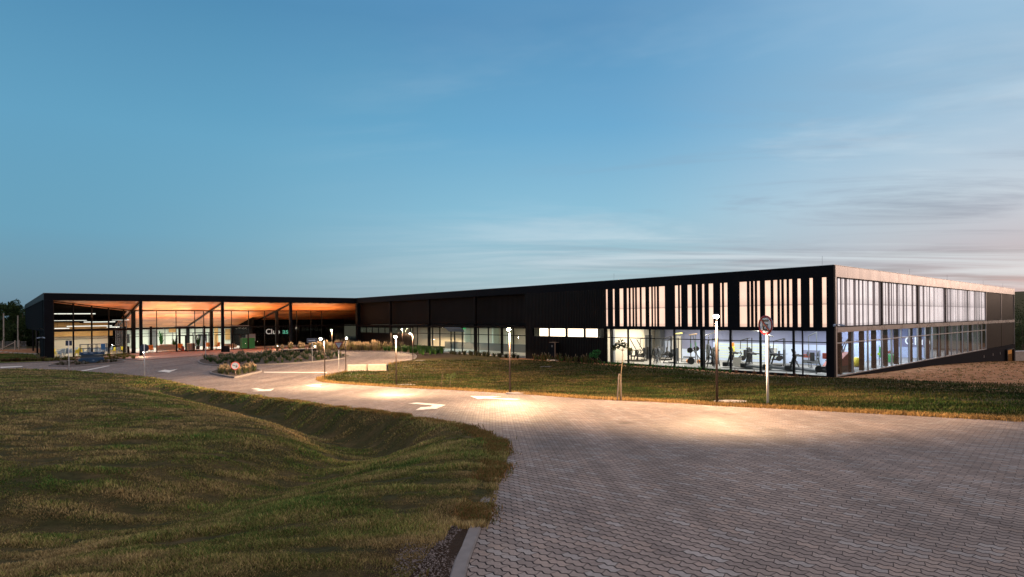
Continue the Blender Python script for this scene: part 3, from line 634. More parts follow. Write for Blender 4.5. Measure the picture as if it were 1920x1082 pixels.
paint('painted_arrow', [(572, 723.4), (590, 721), (604, 721.5), (594, 723.4), (602, 725.4), (588, 725.6)], 'faint white arrow beside the lamp at the tip of the lawn')
paint('painted_arrow', [(294, 696.6), (308, 693.4), (318, 694.4), (333, 692), (322, 696), (316, 698.8), (303, 697.2)], 'white arrow on the bluish road left of the small island')
paint('painted_line', [(150, 695.6), (202, 685.8), (206, 686), (158, 695.8)], 'slanted white line on the road below the blue lift', 'road marking')
paint('painted_line', [(0, 690), (0, 688), (42, 686.6), (40, 688)], 'white line at the far left edge of the road', 'road marking')
paint('painted_line', [(494, 697.4), (612, 698.0), (612, 699.4), (494, 698.8)], 'long thin white line across the road from the small island to the lawn', 'road marking')

# ------------------------------------------------------------------ GYM BUILDING
ZR, ZF, ZS0, ZS1, ZB0 = 7.8, 7.02, 3.48, 6.98, 3.25
LS, LT = 72.28, 65.2
gym = thing('gym_building', 'long black clad two storey building with backlit vertical slits and a glazed gym', 'building', BL(0, 0, 0), ANG)
def bx(name, m_, t0, t1, s0, s1, z0, z1, par=None): return MB().box(t0, t1, s0, s1, z0, z1).build(name, M[m_], par or gym)
bx('roof', 'roof', .35, LT-.3, .35, LS, 7.5, 7.62)
bx('roof_edge', 'silver', -.03, .32, -.03, LS, 7.8, 7.83)
e_ = bx('roof_edge', 'silver', .323, LT, -.03, .32, 7.8, 7.83)
bx('fascia', 'black', 0, .3, 0, LS, 7.0, 7.797)
mm = MB(); k = 0.3
while k < LT-.1:
    k2 = min(k+2.28, LT); mm.box(k+.01, k2-.01, 0.0, .3, 7.0, 7.797); k = k2
mm.build('fascia', M['grey_metal'], gym); bx('fascia_backing', 'frame', .31, LT-.01, .04, .33, 6.95, 7.79)
slots_px = [[(58,73),(106,121),(153,182),(204,220),(230,246),(254,265),(274,297),(307,337),(360,378),(386,399),(405,417),(429,473)],
            [(541,565),(575,587),(629,661),(689,701),(731,749),(777,811),(858,872),(884,911)],
            [(993,1047),(1063,1074),(1090,1102),(1116,1138),(1171,1213),(1230,1260),(1275,1288),(1303,1325),(1340,1364),(1399,1424),(1483,1509),(1571,1604)]]
S1 = 20.45
slots = sorted([(S(1120+b/3.731), S(1120+a/3.731)) for g_ in slots_px for a, b in g_])
mm = MB(); prev = 0.
for a, b in slots: mm.box(0, .28, prev, a, ZS0, ZS1); prev = b
mm.box(0, .28, prev, S1, ZS0, ZS1); mm.box(0, .281, 0, S1, ZB0, ZS0); mm.box(.002, .279, 0, S1, ZS1, 6.998)
mm.build('upper_wall', M['black'], gym)
for a, b in slots: MB().box(.10, .16, a-.0, b+.0, ZS0, ZS1).build('backlit_slit', M['slit'], gym)
# flush dark part between the gym glazing and the recess, with a strip of four lit windows
SA, SB = 21.2, 31.8
wpx = [(1097.6, 1120.6), (1063.7, 1094), (1030.5, 1060), (1010.8, 1028)]
bx('upper_wall', 'rib_s', 0, .28, S1, SB, 3.27, 6.998)
mm = MB(); mm.box(0, .28, S1, SB, -.3, 2.33); mm.box(0, .28, S1, S(1131.8), 2.33, 3.27); mm.box(0, .28, S(997.6), SB, 2.33, 3.27); mm.build('lower_wall', M['rib_s'], gym)
fr = MB(); a0, b0 = S(1131.8), S(997.6); fr.box(-.02, .1, a0, b0, 2.33, 2.37); fr.box(-.02, .1, a0, b0, 3.22, 3.268)
for a, b in wpx: fr.box(-.02, .1, S(b)-.12, S(b), 2.37, 3.22)
fr.box(-.02, .1, b0-.06, b0, 2.37, 3.22); frm = fr.build('window_strip_frame', M['frame'], gym)
for a, b in wpx: MB().box(.05, .07, S(b)+.01, S(a)-.01, 2.40, 3.20).build('lit_window', M['bright_win'], gym)
MB().box(.05, .07, a0, S(1120.6)-.13, 2.38, 3.21).build('window_pane', M['glass_dark'], gym); MB().box(.05, .07, S(1010.8)+.02, b0-.07, 2.38, 3.21).build('window_pane', M['glass_dark'], gym)
# recessed part: ribbed panel behind a row of columns
RC = .75
bx('recessed_panel', 'rib_s', RC, RC+.2, SB, LS+.5, 3.55, 6.998)
bx('recess_soffit', 'black', .3, RC, SB, LS, 6.93, 6.997)
bx('recess_cheek', 'black', .281, RC+.2, SB-.25, SB, -.2, 6.92)
bx('middle_beam', 'rib_s', 0.02, RC+.1, SB, LS, 3.25, 3.5)
for s_ in (41.0, 51.25, 61.55): bx('column', 'rib_s', .03, .33, s_-.16, s_+.16, -.2, 3.249).name = 'column'; bx('column', 'rib_s', .03, .33, s_-.16, s_+.16, 3.501, 6.99)
bx('corner_column', 'black', -.1, .5, LS-.6, LS-.02, -.2, 6.99)
SG = 56.3
bx('lower_wall', 'rib_s', RC, RC+.2, SG, LS+.5, -.2, 2.22)
mm = MB().box(RC-.02, RC+.1, SG, LS, 2.22, 2.27).box(RC-.02, RC+.1, SG, LS, 3.05, 3.1)
q = SG
while q < LS: mm.box(RC-.02, RC+.1, q, q+.08, 2.27, 3.05); q += 2.0
mm.build('window_strip_frame', M['frame'], gym)
MB().box(RC+.03, RC+.05, SG+.08, LS, 2.27, 3.05).build('window_pane', M['glass'], gym)
bx('head_panel', 'rib_s', RC, RC+.12, SG, LS, 3.1, 3.25)
# recess glazing
mm = MB(); ms = [S(p, RC) for p in (769, 782, 824, 845, 866, 915, 939, 962)]+[36.6, 46.2, 51.3, 41.2]
for s_ in ms: mm.box(RC-.03, RC+.1, s_-.05, s_+.05, -.1, 3.245)
for z_ in (0.0, 2.35, 3.18): mm.box(RC-.025, RC+.09, SB, SG, z_-.04, z_+.04)
mm.build('window_frame', M['frame'], gym)
ms2 = sorted(ms+[SB, SG])
for a, b in zip(ms2[:-1], ms2[1:]):
    if b-a > .15: MB().box(RC+.03, RC+.045, a+.051, b-.051, .04, 3.14).build('window_pane', M['glass'], gym)
# open blue awning sash
o = MB().cbox((RC-.35, S(856, RC), 2.95), (.9, S(842, RC)-S(866, RC)+.6, .05), 0, 0, math.radians(38)).build('open_sash', mat('sash_blue', (.16, .24, .42), .3), gym)
# gym glazing, long facade
mpx = [(205,214),(357,367),(525,540),(920,932),(1128,1142),(1360,1375)]
cl_ = [(S(1120+b/3.731), S(1120+a/3.731)) for a, b in mpx]; colg = (S(1120+728/3.731), S(1120+708/3.731)); thin = S(1120+1430/3.731)
mm = MB()
for a, b in cl_: mm.box(.04, .18, (a+b)/2-.07, (a+b)/2+.07, -.05, 3.249)
mm.box(.04, .16, thin-.035, thin+.035, -.05, 3.249)
mm.box(.045, .17, .55, S1, 2.36, 2.43); mm.box(.045, .17, .55, S1, 3.19, 3.249); mm.box(.03, .19, .55, S1, -.25, .05)
mm.box(.04, .18, S1-.6, S1-.5, 0, 3.249)
mm.build('window_frame', M['frame'], gym)
bx('column', 'frame', .2, .55, colg[0], colg[1], -.1, 3.248)
bx('column', 'silver', .62, .9, S1-.45, S1-.15, 0, 3.248)
bx('corner_column', 'black', 0, .32, 0.02, .55, -.5, 3.249)
bx('window_jamb', 'frame', .0, .3, S1, S1+.08, -.3, 3.249)
gl = sorted([(a+b)/2 for a, b in cl_]+[thin, .55, S1])
for a, b in zip(gl[:-1], gl[1:]):
    MB().box(.10, .112, a+.072, b-.072, .05, 2.36).build('window_pane', M['glass'], gym); MB().box(.10, .112, a+.072, b-.072, 2.43, 3.19).build('window_pane', M['glass'], gym)
# side face
TB = [0.55, 10.03, 19.66, 29.1, 38.4, 47.5, 56.5, LT]
for i in range(7):
    a, b = TB[i]+.09, TB[i+1]-.09
    if i < 5:
        e0 = MB().box(a, b, .14, .2, ZS0+.05, ZS1-.06).build('translucent_panel', M['panelgrey'], gym)
        x = a+.1; rr = random.Random(40+i); wl = MB(); 
        while x < b-.25:
            x += rr.choice([.12, .16, .22, .34, .5, .7]); w_ = rr.choice([.05, .07, .10, .14, .22])
            if x+w_ < b-.1: wl.box(x, x+w_, .10, .139, ZS0+.06, ZS1-.07)
            x += w_
        wl.build('backlit_strips', M['slit_cool'], e0)
        rb = MB(); x = a+.03
        while x < b: rb.box(x, x+.02, .088, .0999, ZS0+.05, ZS1-.06); x += .16
        rb.build('ribs', M['panelgrey'], e0)
    else:
        MB().box(a, b, .10, .2, ZS0+.05, ZS1-.06).build('dark_panel', M['rib_t'], gym); MB().box(a, b, .10, .2, 0, ZB0-.04).build('dark_panel', M['rib_t'], gym)
for i in range(1, 7): bx('panel_joint', 'frame' if i < 5 else 'silver', TB[i]-.085, TB[i]+.085, .05, .28, 3.46, 6.99)
bx('corner_trim', 'silver', .321, .545, .02, .3, -.3, 6.99); bx('corner_trim', 'silver', LT-.06, LT+.02, .02, .3, -.1, 6.99)
bx('middle_beam', 'grey_metal', .55, LT-.07, .0, .3, 3.1, 3.45); bx('wall_backing', 'frame', .55, LT-.1, .29, .35, 3.1, 6.94)
mm = MB(); sil = []
for i in range(5):
    n_ = 4 if i else 3
    for k in range(n_+1 if i == 4 else n_):
        x = TB[i]+(TB[i+1]-TB[i])*k/n_; sil.append(x)
for x in sil[1:]: mm.box(x-.04, x+.04, .07, .19, .03, 3.099)
mm.box(.546, TB[5], .075, .185, 2.30, 2.37); mm.box(.546, TB[5], .06, .2, -.03, .05)
mm.build('window_frame', M['silver'], gym)
for a, b in zip(sil[:-1], sil[1:]):
    MB().box(a+.045, b-.045, .12, .132, .05, 2.30).build('window_pane', M['glass_side'], gym); MB().box(a+.045, b-.045, .12, .132, 2.37, 3.09).build('window_pane', M['glass_side'], gym)
for x in (2.4, 4.7, 6.9, 9.6, 12.4, 15.2, 19.2, 22, 24.5, 28.6, 31.5, 38, 42): MB().box(x-.14, x+.14, .42, .72, 0, 3.09).build('inner_column', M['frame'], gym)
bx('plinth', 'plinth', .32, LT-.02, -.02, .3, -5, -.035); bx('end_wall', 'plinth', LT-.3, LT-.03, .301, LS, -5, 6.95)
for x, z_ in ((45.5, -.75), (50.5, -.75), (54.8, -.8)): MB().box(x-.07, x+.07, -.05, -.021, z_-.2, z_+.1).build('vent_grille', M['silver'], gym)
dn = MB().box(58.2, 62.4, -.06, -.021, -2.6, -.62).build('service_door', emat('lit_doorway', (.9, .35, .10), .35), gym)
mm = MB().box(57.9, 58.2, -.3, -.02, -2.7, -.55).box(62.4, 62.6, -.3, -.02, -2.7, -.55).box(58.2, 62.4, -.3, -.02, -.62, -.5); mm.build('door_frame', M['frame'], dn)
mm = MB()
for k in range(14): mm.box(58.3+k*.3, 58.33+k*.3, -.12, -.09, -2.7, -1.2)
mm.build('door_bars', M['frame'], dn)
# inside
bx('floor', 'gym_floor', .3, 46, .36, 56, -.3, 0.0)
bx('ceiling', 'white_wall', .36, 46, .36, LS, 3.3, 3.36)
bx('back_wall_lower', 'blue_wall_low', 10, 10.2, 3.6, 21.6, 0, 1.75); bx('back_wall_upper', 'blue_wall_up', 10, 10.2, 3.6, 21.6, 1.75, 3.3)
bx('partition', 'blue_wall_low', 10.2, 25, 3.6, 3.8, 0, 1.75); bx('partition', 'blue_wall_up', 10.2, 25, 3.6, 3.8, 1.75, 3.3)
bx('end_partition', 'blue_wall_low', 25, 25.2, .5, 8, 0, 1.05); bx('end_partition', 'blue_wall_up', 25, 25.2, .5, 8, 1.05, 3.3)
bx('end_partition', 'mint_wall', 46, 46.2, .5, 20, 0, 3.3)
bx('side_wall', 'white_wall', 1.0, 7.2, 21.3, 21.5, 0, 3.3); bx('side_wall', 'white_wall', .3, 45, 21.75, 21.9, 0, 3.3)
dr = bx('inner_door', 'gymgrey', 7.2, 8.6, 21.25, 21.4, 0, 2.4); bx('lining', 'cream', 7.05, 7.2, 21.2, 21.5, 0, 2.55, dr)
bx('inner_pier', 'gymgrey', 9.0, 9.9, 20.6, 21.2, 0, 3.29)
for k in range(6): bx('wall_slat', 'mint_wall', 9.93, 9.99, 8.5, 14.5, .25+k*.25, .38+k*.25)
bx('wall_panel', 'blue_wall_up', 9.9, 9.99, 15, 18.5, 1.0, 2.5); bx('doorway', 'white_wall', 9.85, 9.99, 18.6, 19.6, 0, 2.3)
# writing on the far gym wall
def text(body, size, mat_, parent, loc, rot, ext=.02, name='lettering', font=None):
    cu = bpy.data.curves.new(name, 'FONT'); cu.body = body; cu.size = size; cu.extrude = ext; cu.align_x = 'LEFT'
    t_ = bpy.data.objects.new(name, cu); COL.objects.link(t_)
    bpy.context.view_layer.update(); me = bpy.data.meshes.new_from_object(t_); bpy.data.objects.remove(t_)
    o = bpy.data.objects.new(name, me); COL.objects.link(o); me.materials.clear(); me.materials.append(mat_); o.parent = parent; o.location = loc; o.rotation_euler = rot; return o
Mlet0 = mat('white_lettering', (.8, .8, .8), .5, emis=(1, .9, .85), es=.35); Mlet = mat('white_lettering', (.85, .85, .85), .5, emis=(1, 1, 1), es=.9); Mlet2 = mat('green_lettering', (.1, .5, .3), .5, emis=(.15, .6, .42), es=.6)  # letters carry a glow of their own, added to make them stand out
text('Club', 1.15, Mlet, gym, (24.93, 2.6, 1.3), (PI/2, 0, -PI/2))
# rooms behind the recess glazing and strip
bx('inner_floor', 'lobby_floor', 1.0, 14, 22, LS, -.25, -.01) if False else None
bx('inner_back_wall', 'cream', 9, 9.2, 22, 72, 0, 3.3)
for s_ in (34, 37.5, 44, 47, 53.5): bx('inner_partition', 'mint_wall', 7.9, 8.9, s_, s_+.3, 0, 3.29)
bx('inner_low_wall', 'gymgrey', 6, 6.2, 22, 56, 0, 1.0)
bx('exit_sign', 'green', 3.0, 3.06, 46.8, 47.4, 2.9, 3.15)
mm = MB(); [mm.tube([(p[0], p[1], 7.62), (p[0]+.05, p[1], 8.55)], .007, 5) for p in ((.6, 1.0), (1, 20.2), (1, 51), (20, .8), (33, .8), (50, .8), (62, .8))]; mm.build('lightning_rods', M['lamp_metal'], gym)

# ------------------------------------------------------------------ ENTRANCE BUILDING
ent = thing('entrance_building', 'glass fronted entrance pavilion with black fascia and glowing folded wooden ceiling', 'building', BL(0, 0, 0), ANG)
def ex(name, m_, t0, t1, s0, s1, z0, z1, par=None): return bx(name, m_, t0, t1, s0, s1, z0, z1, par or ent)
TW = -39.58; SW = 72.28; SGL = 78.7
ex('roof', 'roof', TW+.3, LT, SW+.35, 132, 7.5, 7.6)
ex('roof_edge', 'silver', TW-.03, -.001, SW-.03, SW+.3, 7.8, 7.83); ex('roof_edge', 'silver', TW-.03, TW+.3, SW+.303, 132, 7.8, 7.83)
ex('fascia', 'black', TW, -.001, SW, SW+.3, 6.98, 7.798); ex('fascia', 'frame', TW, TW+.3, SW+.303, 132, 7.05, 7.798)
def cz(s_): return 6.97-.168*(s_-SW)
wc = MB(); s0, s1 = SW+.31, 93.5
wc.add([(TW+.31, s0, cz(s0)), (12, s0, cz(s0)), (12, s1, cz(s1)), (TW+.31, s1, cz(s1)), (TW+.31, s0, cz(s0)+.12), (12, s0, cz(s0)+.12), (12, s1, cz(s1)+.12), (TW+.31, s1, cz(s1)+.12)], [(0,3,2,1),(4,5,6,7),(0,1,5,4),(1,2,6,5),(2,3,7,6),(3,0,4,7)])
wc.build('wooden_ceiling', M['woodceil'], ent)
CT = [-29.8, -20.02, -10.5]
for t_ in CT:
    ex('column', 'black', t_-.17, t_+.17, SW+.02, SW+.42, -.1, 6.97)
    ex('inner_column', 'frame', t_-.2+.15, t_+.2+.15, SGL-.15, SGL+.25, 0, cz(SGL))
    b_ = MB(); a, c_ = SW+.43, 93.0
    b_.add([(t_-.1, a, cz(a)-.22), (t_+.1, a, cz(a)-.22), (t_+.1, c_, cz(c_)-.22), (t_-.1, c_, cz(c_)-.22), (t_-.1, a, cz(a)-.003), (t_+.1, a, cz(a)-.003), (t_+.1, c_, cz(c_)-.003), (t_-.1, c_, cz(c_)-.003)], [(0,3,2,1),(4,5,6,7),(0,1,5,4),(1,2,6,5),(2,3,7,6),(3,0,4,7)])
    b_.build('ceiling_beam', M['frame'], ent)
ex('corner_pier', 'black', TW, TW+.85, SW+.001, SW+.7, -.3, 6.97)
# slanted restaurant glazing
P0 = Vector((-38.7, 72.75)); P1 = Vector((-29.85, SGL)); dv = (P1-P0); Lg = dv.length; dv.normalize(); ga = math.atan2(dv.y, dv.x)
fr = MB(); gls = []
qs = [0, .23, .455, .675, .88, 1.0]
for q in qs:
    p = P0+dv*Lg*q; fr.cbox((p.x, p.y, cz(p.y)/2), (.11, .16, cz(p.y)), ga)
p = P0+dv*Lg*.5
fr.cbox((p.x, p.y, 3.34), (Lg, .17, .30), ga); fr.cbox((p.x, p.y, .03), (Lg, .17, .14), ga); fr.cbox((p.x, p.y, 2.25), (Lg, .1, .05), ga)
za, zb_ = cz(P0.y), cz(P1.y); nrm = Vector((-dv.y, dv.x))*.06
vs_ = [(P0.x-nrm.x, P0.y-nrm.y, za-.1), (P1.x-nrm.x, P1.y-nrm.y, zb_-.1), (P1.x+nrm.x, P1.y+nrm.y, zb_-.1), (P0.x+nrm.x, P0.y+nrm.y, za-.1)]
fr.add(vs_+[(a, b, c_+.1) for a, b, c_ in vs_], [(0,3,2,1),(4,5,6,7),(0,1,5,4),(1,2,6,5),(2,3,7,6),(3,0,4,7)])
fr.build('window_frame', M['frame'], ent)
for q0, q1 in zip(qs[:-1], qs[1:]):
    a = P0+dv*(Lg*q0+.06); b = P0+dv*(Lg*q1-.06)
    MB().add([(a.x, a.y, .1), (b.x, b.y, .1), (b.x, b.y, 3.18), (a.x, a.y, 3.18)], [(0, 1, 2, 3)]).build('window_pane', M['glass'], ent)
    MB().add([(a.x, a.y, 3.5), (b.x, b.y, 3.5), (b.x, b.y, cz(b.y)-.1), (a.x, a.y, cz(a.y)-.1)], [(0, 1, 2, 3)]).build('window_pane', M['glass'], ent)
# entrance glazing
fr = MB(); mts = [T(p, SGL) for p in (293.5, 330, 365, 382, 397, 434, 466, 496, 556, 583)]+[-3.0]
zt = cz(SGL)
for t_ in mts: fr.box(t_-.045, t_+.045, SGL-.05, SGL+.07, 0, zt)
fr.box(-29.85, 6, SGL-.07, SGL+.1, 3.28, 3.50); fr.box(-29.85, 6, SGL-.06, SGL+.08, zt-.12, zt-.01); fr.box(-29.85, 6, SGL-.06, SGL+.08, -.02, .06)
fr.box(-29.85, -12, SGL-.03, SGL+.05, 2.28, 2.34)
fr.build('window_frame', M['frame'], ent)
tt_ = sorted([-29.8]+mts+[6])
for a, b in zip(tt_[:-1], tt_[1:]):
    if b-a < .12: continue
    MB().box(a+.05, b-.05, SGL, SGL+.012, .07, 3.27).build('window_pane', M['glass'], ent); MB().box(a+.05, b-.05, SGL, SGL+.012, 3.51, zt-.13).build('window_pane', M['glass'], ent)
for a, b in ((331, 348), (348, 363), (367, 381), (384, 397), (404, 417), (437, 450), (451, 465)):
    t0, t1 = T(a, SGL-.2), T(b, SGL-.2)
    d_ = MB().box(t0, t0+.1, SGL-.22, SGL-.12, .02, 2.3).box(t1-.1, t1, SGL-.22, SGL-.12, .02, 2.3).box(t0, t1, SGL-.22, SGL-.12, 2.2, 2.32).box(t0, t1, SGL-.22, SGL-.12, .02, .12).build('door', M['frame'], ent)
# uplight housings on the beam
for t_ in (T(345, SGL), T(448, SGL)): ex('uplight_box', 'gymgrey', t_-1.3, t_+1.3, SGL-.5, SGL-.2, 3.5, 3.62)
# side wall
ex('side_upper_panel', 'side_black', TW+.05, TW+.2, SW+3.6, 132, 3.55, 7.05); ex('side_beam', 'side_black', TW, TW+.25, SW+.7, 132, 3.25, 3.5)
ex('side_lower_panel', 'side_black', TW+.06, TW+.2, SW+3.6, SW+9, -.2, 3.24)
for s_ in (SW+9, SW+18, SW+30): ex('side_column', 'frame', TW, TW+.3, s_, s_+.3, -.2, 3.24)
MB().box(TW+.1, TW+.12, SW+.71, SW+3.55, 0, 3.24).build('window_pane', M['glass_dark'], ent); MB().box(TW+.1, TW+.12, SW+.71, SW+3.55, 3.51, 7.04).build('window_pane', M['glass_dark'], ent)
MB().box(TW+.1, TW+.12, SW+9.4, SW+58, 0, 3.24).build('window_pane', M['glass_dark'], ent)
q0 = (-38.9, 73.5); q1 = (-30.35, 79.3)
dc = MB(); pl_ = [q0, q1, (-30.35, 92.3), (-38.9, 92.3)]
dc.add([(a, b, cz(b)-.09) for a, b in pl_]+[(a, b, cz(b)-.02) for a, b in pl_], [(0,3,2,1),(4,5,6,7),(0,1,5,4),(1,2,6,5),(2,3,7,6),(3,0,4,7)]); dc.build('dark_ceiling', M['dark_wall'], ent)
# inside: floor, walls
ex('floor', 'lobby_floor', TW+.4, -.5, 79, 110, -.3, .012)
MB().prism([(-38.6, 72.9), (-29.9, 78.9), (-29.9, 79), (TW+.4, 79), (TW+.4, 72.9)], -.3, .012).build('floor', M['lobby_floor'], ent)
LB = 96.5
ex('back_wall', 'mint_wall', -30, -9.9, LB, LB+.2, 0, 3.7)
mm = MB()
for k in range(18): mm.box(-29.5+k*1.15, -29.42+k*1.15, LB-.1, LB-.01, 0, 3.3)
for z_ in (2.3, 3.0): mm.box(-30, -9.9, LB-.09, LB-.02, z_, z_+.08)
mm.build('back_wall_frames', M['gymgrey'], ent)
for t0, t1, z0, z1, m_ in ((-29.2, -27.6, .9, 2.3, 'gymblack'), (-27.3, -26.9, 0, 3.2, 'frame'), (-24.6, -23.9, 0, 2.9, 'gymgrey'), (-22.0, -20.9, 2.5, 3.1, 'wood_yellow'), (-19.4, -18.9, 0, 3.2, 'frame'), (-17.6, -16.2, 0, 2.1, 'gymgrey'), (-15.0, -14.4, 0, 3.2, 'wood_yellow'), (-13.2, -12.4, 1, 2.9, 'wood_yellow')): ex('wall_panel', m_, t0, t1, LB-.35, LB-.12, z0, z1)
for t_, s_ in ((-26.5, 86), (-23, 84.5), (-19.2, 86), (-15.4, 85)): ex('lobby_column', 'frame', t_, t_+.28, s_, s_+.28, 0, 3.6)
ex('vestibule_frame', 'frame', -21.6, -17.2, 82.2, 82.3, 2.5, 2.62); ex('vestibule_frame', 'frame', -21.6, -21.5, 82.2, 82.3, 0, 2.5); ex('vestibule_frame', 'frame', -19.4, -19.3, 82.2, 82.3, 0, 2.5)
ex('dark_room_wall', 'dark_wall', -12.0, 5, 87.2, 87.4, 0, 5.2); ex('dark_room_wall', 'dark_wall', -12.2, -12.0, 84.5, 96, 0, 5.2)
ex('restaurant_wall', 'dark_wall', TW+.4, -28.5, 92.2, 92.4, 0, 6.4); ex('restaurant_ceiling_band', 'dark_wall', TW+.4, -29.9, 82.5, 92, 4.6, 4.7)
ex('counter_wall', 'white_wall', -39, -31.5, 88, 88.2, 0, 2.35); ex('counter_fascia', 'wood_yellow', -39.1, -31.0, 87.2, 87.4, 2.35, 3.25); ex('wooden_panel', 'wood_yellow', -39.2, -34.9, 87.6, 87.8, 3.3, 5.0); ex('wooden_panel', 'wood_yellow', -34.9, -31.5, 87.6, 87.8, 3.3, 4.2)
ex('divider', 'frame', -30.1, -29.9, 80.5, 92, 0, .9)
for k in range(6): ex('divider_post', 'chrome', -30.3, -30.2, 80.5+k*1.9, 80.58+k*1.9, 0, 4.4)
text('Club', 1.25, Mlet0, ent, (-9.3, 87.1, 2.02), (PI/2, 0, 0), ext=.03); text('as', 1.25, Mlet2, ent, (-6.45, 87.1, 2.02), (PI/2, 0, 0), ext=.03)
ex('notice_board', 'signwhite', -13.4, -11.9, 84.2, 84.25, 1.0, 2.2)

# ------------------------------------------------------------------ lights inside
def area(name, loc, sx, sy, e, col, rz=0, down=True, rx=0):
    l = bpy.data.lights.new(name, 'AREA'); l.shape = 'RECTANGLE'; l.size = sx; l.size_y = sy; l.energy = e; l.color = col
    o = bpy.data.objects.new(name, l); COL.objects.link(o); o.location = loc; o.rotation_euler = ((0 if down else PI)+rx, 0, rz); return o
for i, s_ in enumerate((3.2, 9.2, 15.5)):
    area('gym_ceiling_lamp', BL(5, s_, 3.26), 7, 3.5, 560, (1, .93, .86) if i else (.9, .93, 1), ANG)
area('gym_ceiling_lamp', BL(4.2, 19.6, 3.25), 5.5, 2.2, 330, (1, .80, .58), ANG)
area('gym_ceiling_lamp', BL(17, 2.1, 3.25), 13, 2, 800, (.85, .9, 1), ANG); area('gym_ceiling_lamp', BL(33, 3.5, 3.25), 14, 3, 500, (.95, .95, 1), ANG)
area('room_lamp', BL(4, 38, 3.2), 4, 10, 300, (1, .85, .65), ANG); area('room_lamp', BL(4, 50, 3.2), 4, 10, 380, (.9, 1, .9), ANG); area('room_lamp', BL(4, 64, 3.2), 3, 10, 300, (1, .9, .8), ANG)
for t_ in (-26, -20, -14.5): area('lobby_lamp', BL(t_, 90, 3.35), 3, 8, 660, (1, .98, .88), ANG)
for t_ in (-25, -15.5, -5): area('ceiling_uplight', BL(t_, SGL-2.6, 3.6 if t_ < -10 else 3.4), 7, .35, 780 if t_ < -10 else 620, (1, .53, .24), ANG, down=False)
for t_ in (-25, -16): area('lobby_uplight', BL(t_, SGL+4.5, 3.4), 7, 1.5, 520, (1, .54, .27), ANG, down=False)
area('restaurant_uplight', BL(-34.5, 75.2, 4.9), 5, .3, 90, (1, .5, .22), ANG, down=False)
area('restaurant_lamp', BL(-35, 81, 4.3), 6, 8, 600, (1, .86, .62), ANG)
area('dark_room_lamp', BL(-5, 83, 3.2), 8, 3, 60, (1, .85, .7), ANG)
# linear lights hanging in the restaurant
ll = []
for i, (px0, px1, py, s_) in enumerate([(97, 179, 588.5, 80), (97, 163, 601, 84), (157, 216, 604, 82), (125, 210, 612, 83.5), (210, 242, 600, 83.5), (102, 130, 616, 79.5), (200, 224, 613.5, 80.5)]):
    t0, t1 = T(px0, s_), T(px1, s_); Yw = (C0+VV*t0+UU*s_)[1]; z_ = 4.3-(py-Hz(px0))*Yw/F_PX
    e_ = thing('linear_light', ['longest white strip light high in the restaurant', 'white strip light at the top of the wooden wall band', 'white strip light in the middle of the restaurant, over the dark wall', 'long low white strip light just above the wooden band', 'short white strip light near the right end of the restaurant', 'small bowl shaped strip light low at the left end', 'small double strip light right of the wooden band'][i], 'strip light', BL(t0, s_, z_), ANG, 'strip lights hanging in the restaurant')
    MB().box(0, t1-t0, -.05, .05, -.05, .06).build('diffuser', M['tube_light'], e_); MB().box(0, t1-t0, -.06, .06, .061, .1).build('housing', M['frame'], e_)
    MB().tube([(.3, 0, .1), (.3, 0, cz(s_)-z_-.02)], .01, 4).tube([(t1-t0-.3, 0, .1), (t1-t0-.3, 0, cz(s_)-z_-.02)], .01, 4).build('cables', M['frame'], e_)

# ------------------------------------------------------------------ street lamps
def make_lamp(label, loc, rz, h=2.85, lean=0.):
    e_ = thing('street_lamp', label, 'street lamp', loc, rz, 'slim street lamps along the road')
    MB().tube([(0, 0, -.1), (0, lean*.5, h*.5), (0, lean, h-.03)], [.042, .038, .032], 10).build('pole', M['lamp_metal'], e_, True)
    MB().disc((0, 0, .02), .11, .05, 'z', 14).build('base_plate', M['lamp_metal'], e_)
    MB().tube([(0, lean, h-.05), (-.04, lean, h), (-.26, lean, h+.03)], [.032, .032, .028], 8).cbox((-.26, lean, h+.035), (.26, .13, .05)).build('head', M['lamp_metal'], e_)
    MB().ball((-.27, lean, h-.03), .085, 12, .8).build('bulb', M['bulb'], e_, True)
    return e_
lamps = [((1343, 757.5), 2.83, 'street lamp in front of the slit facade, nearest to the camera', PI/2-.35, 430),
         ((955, 738), 2.9, 'tall street lamp in the middle of the road edge, before the dark wall', PI/2-.1, 380),
         ((742, 722.5), 2.9, 'street lamp on the lawn edge right of the concrete blocks', PI/2+.1, 380),
         ((608, 712), 2.9, 'street lamp at the tip of the lawn with its head turned left', 0, 320),
         ((647.5, 696), 2.85, 'dark street lamp standing just right of the yield sign', PI*1.5, 330),
         ((773.5, 676.5), 2.9, 'street lamp beside the end of the turning loop', .3, 420),
         ((754, 655.5), 3.0, 'distant street lamp in the planting right of the inner corner', PI/2, 200),
         ((622, 658.8), 3.0, 'distant street lamp glowing before the dark inner corner', PI/2, 260)]
lamp_objs = []
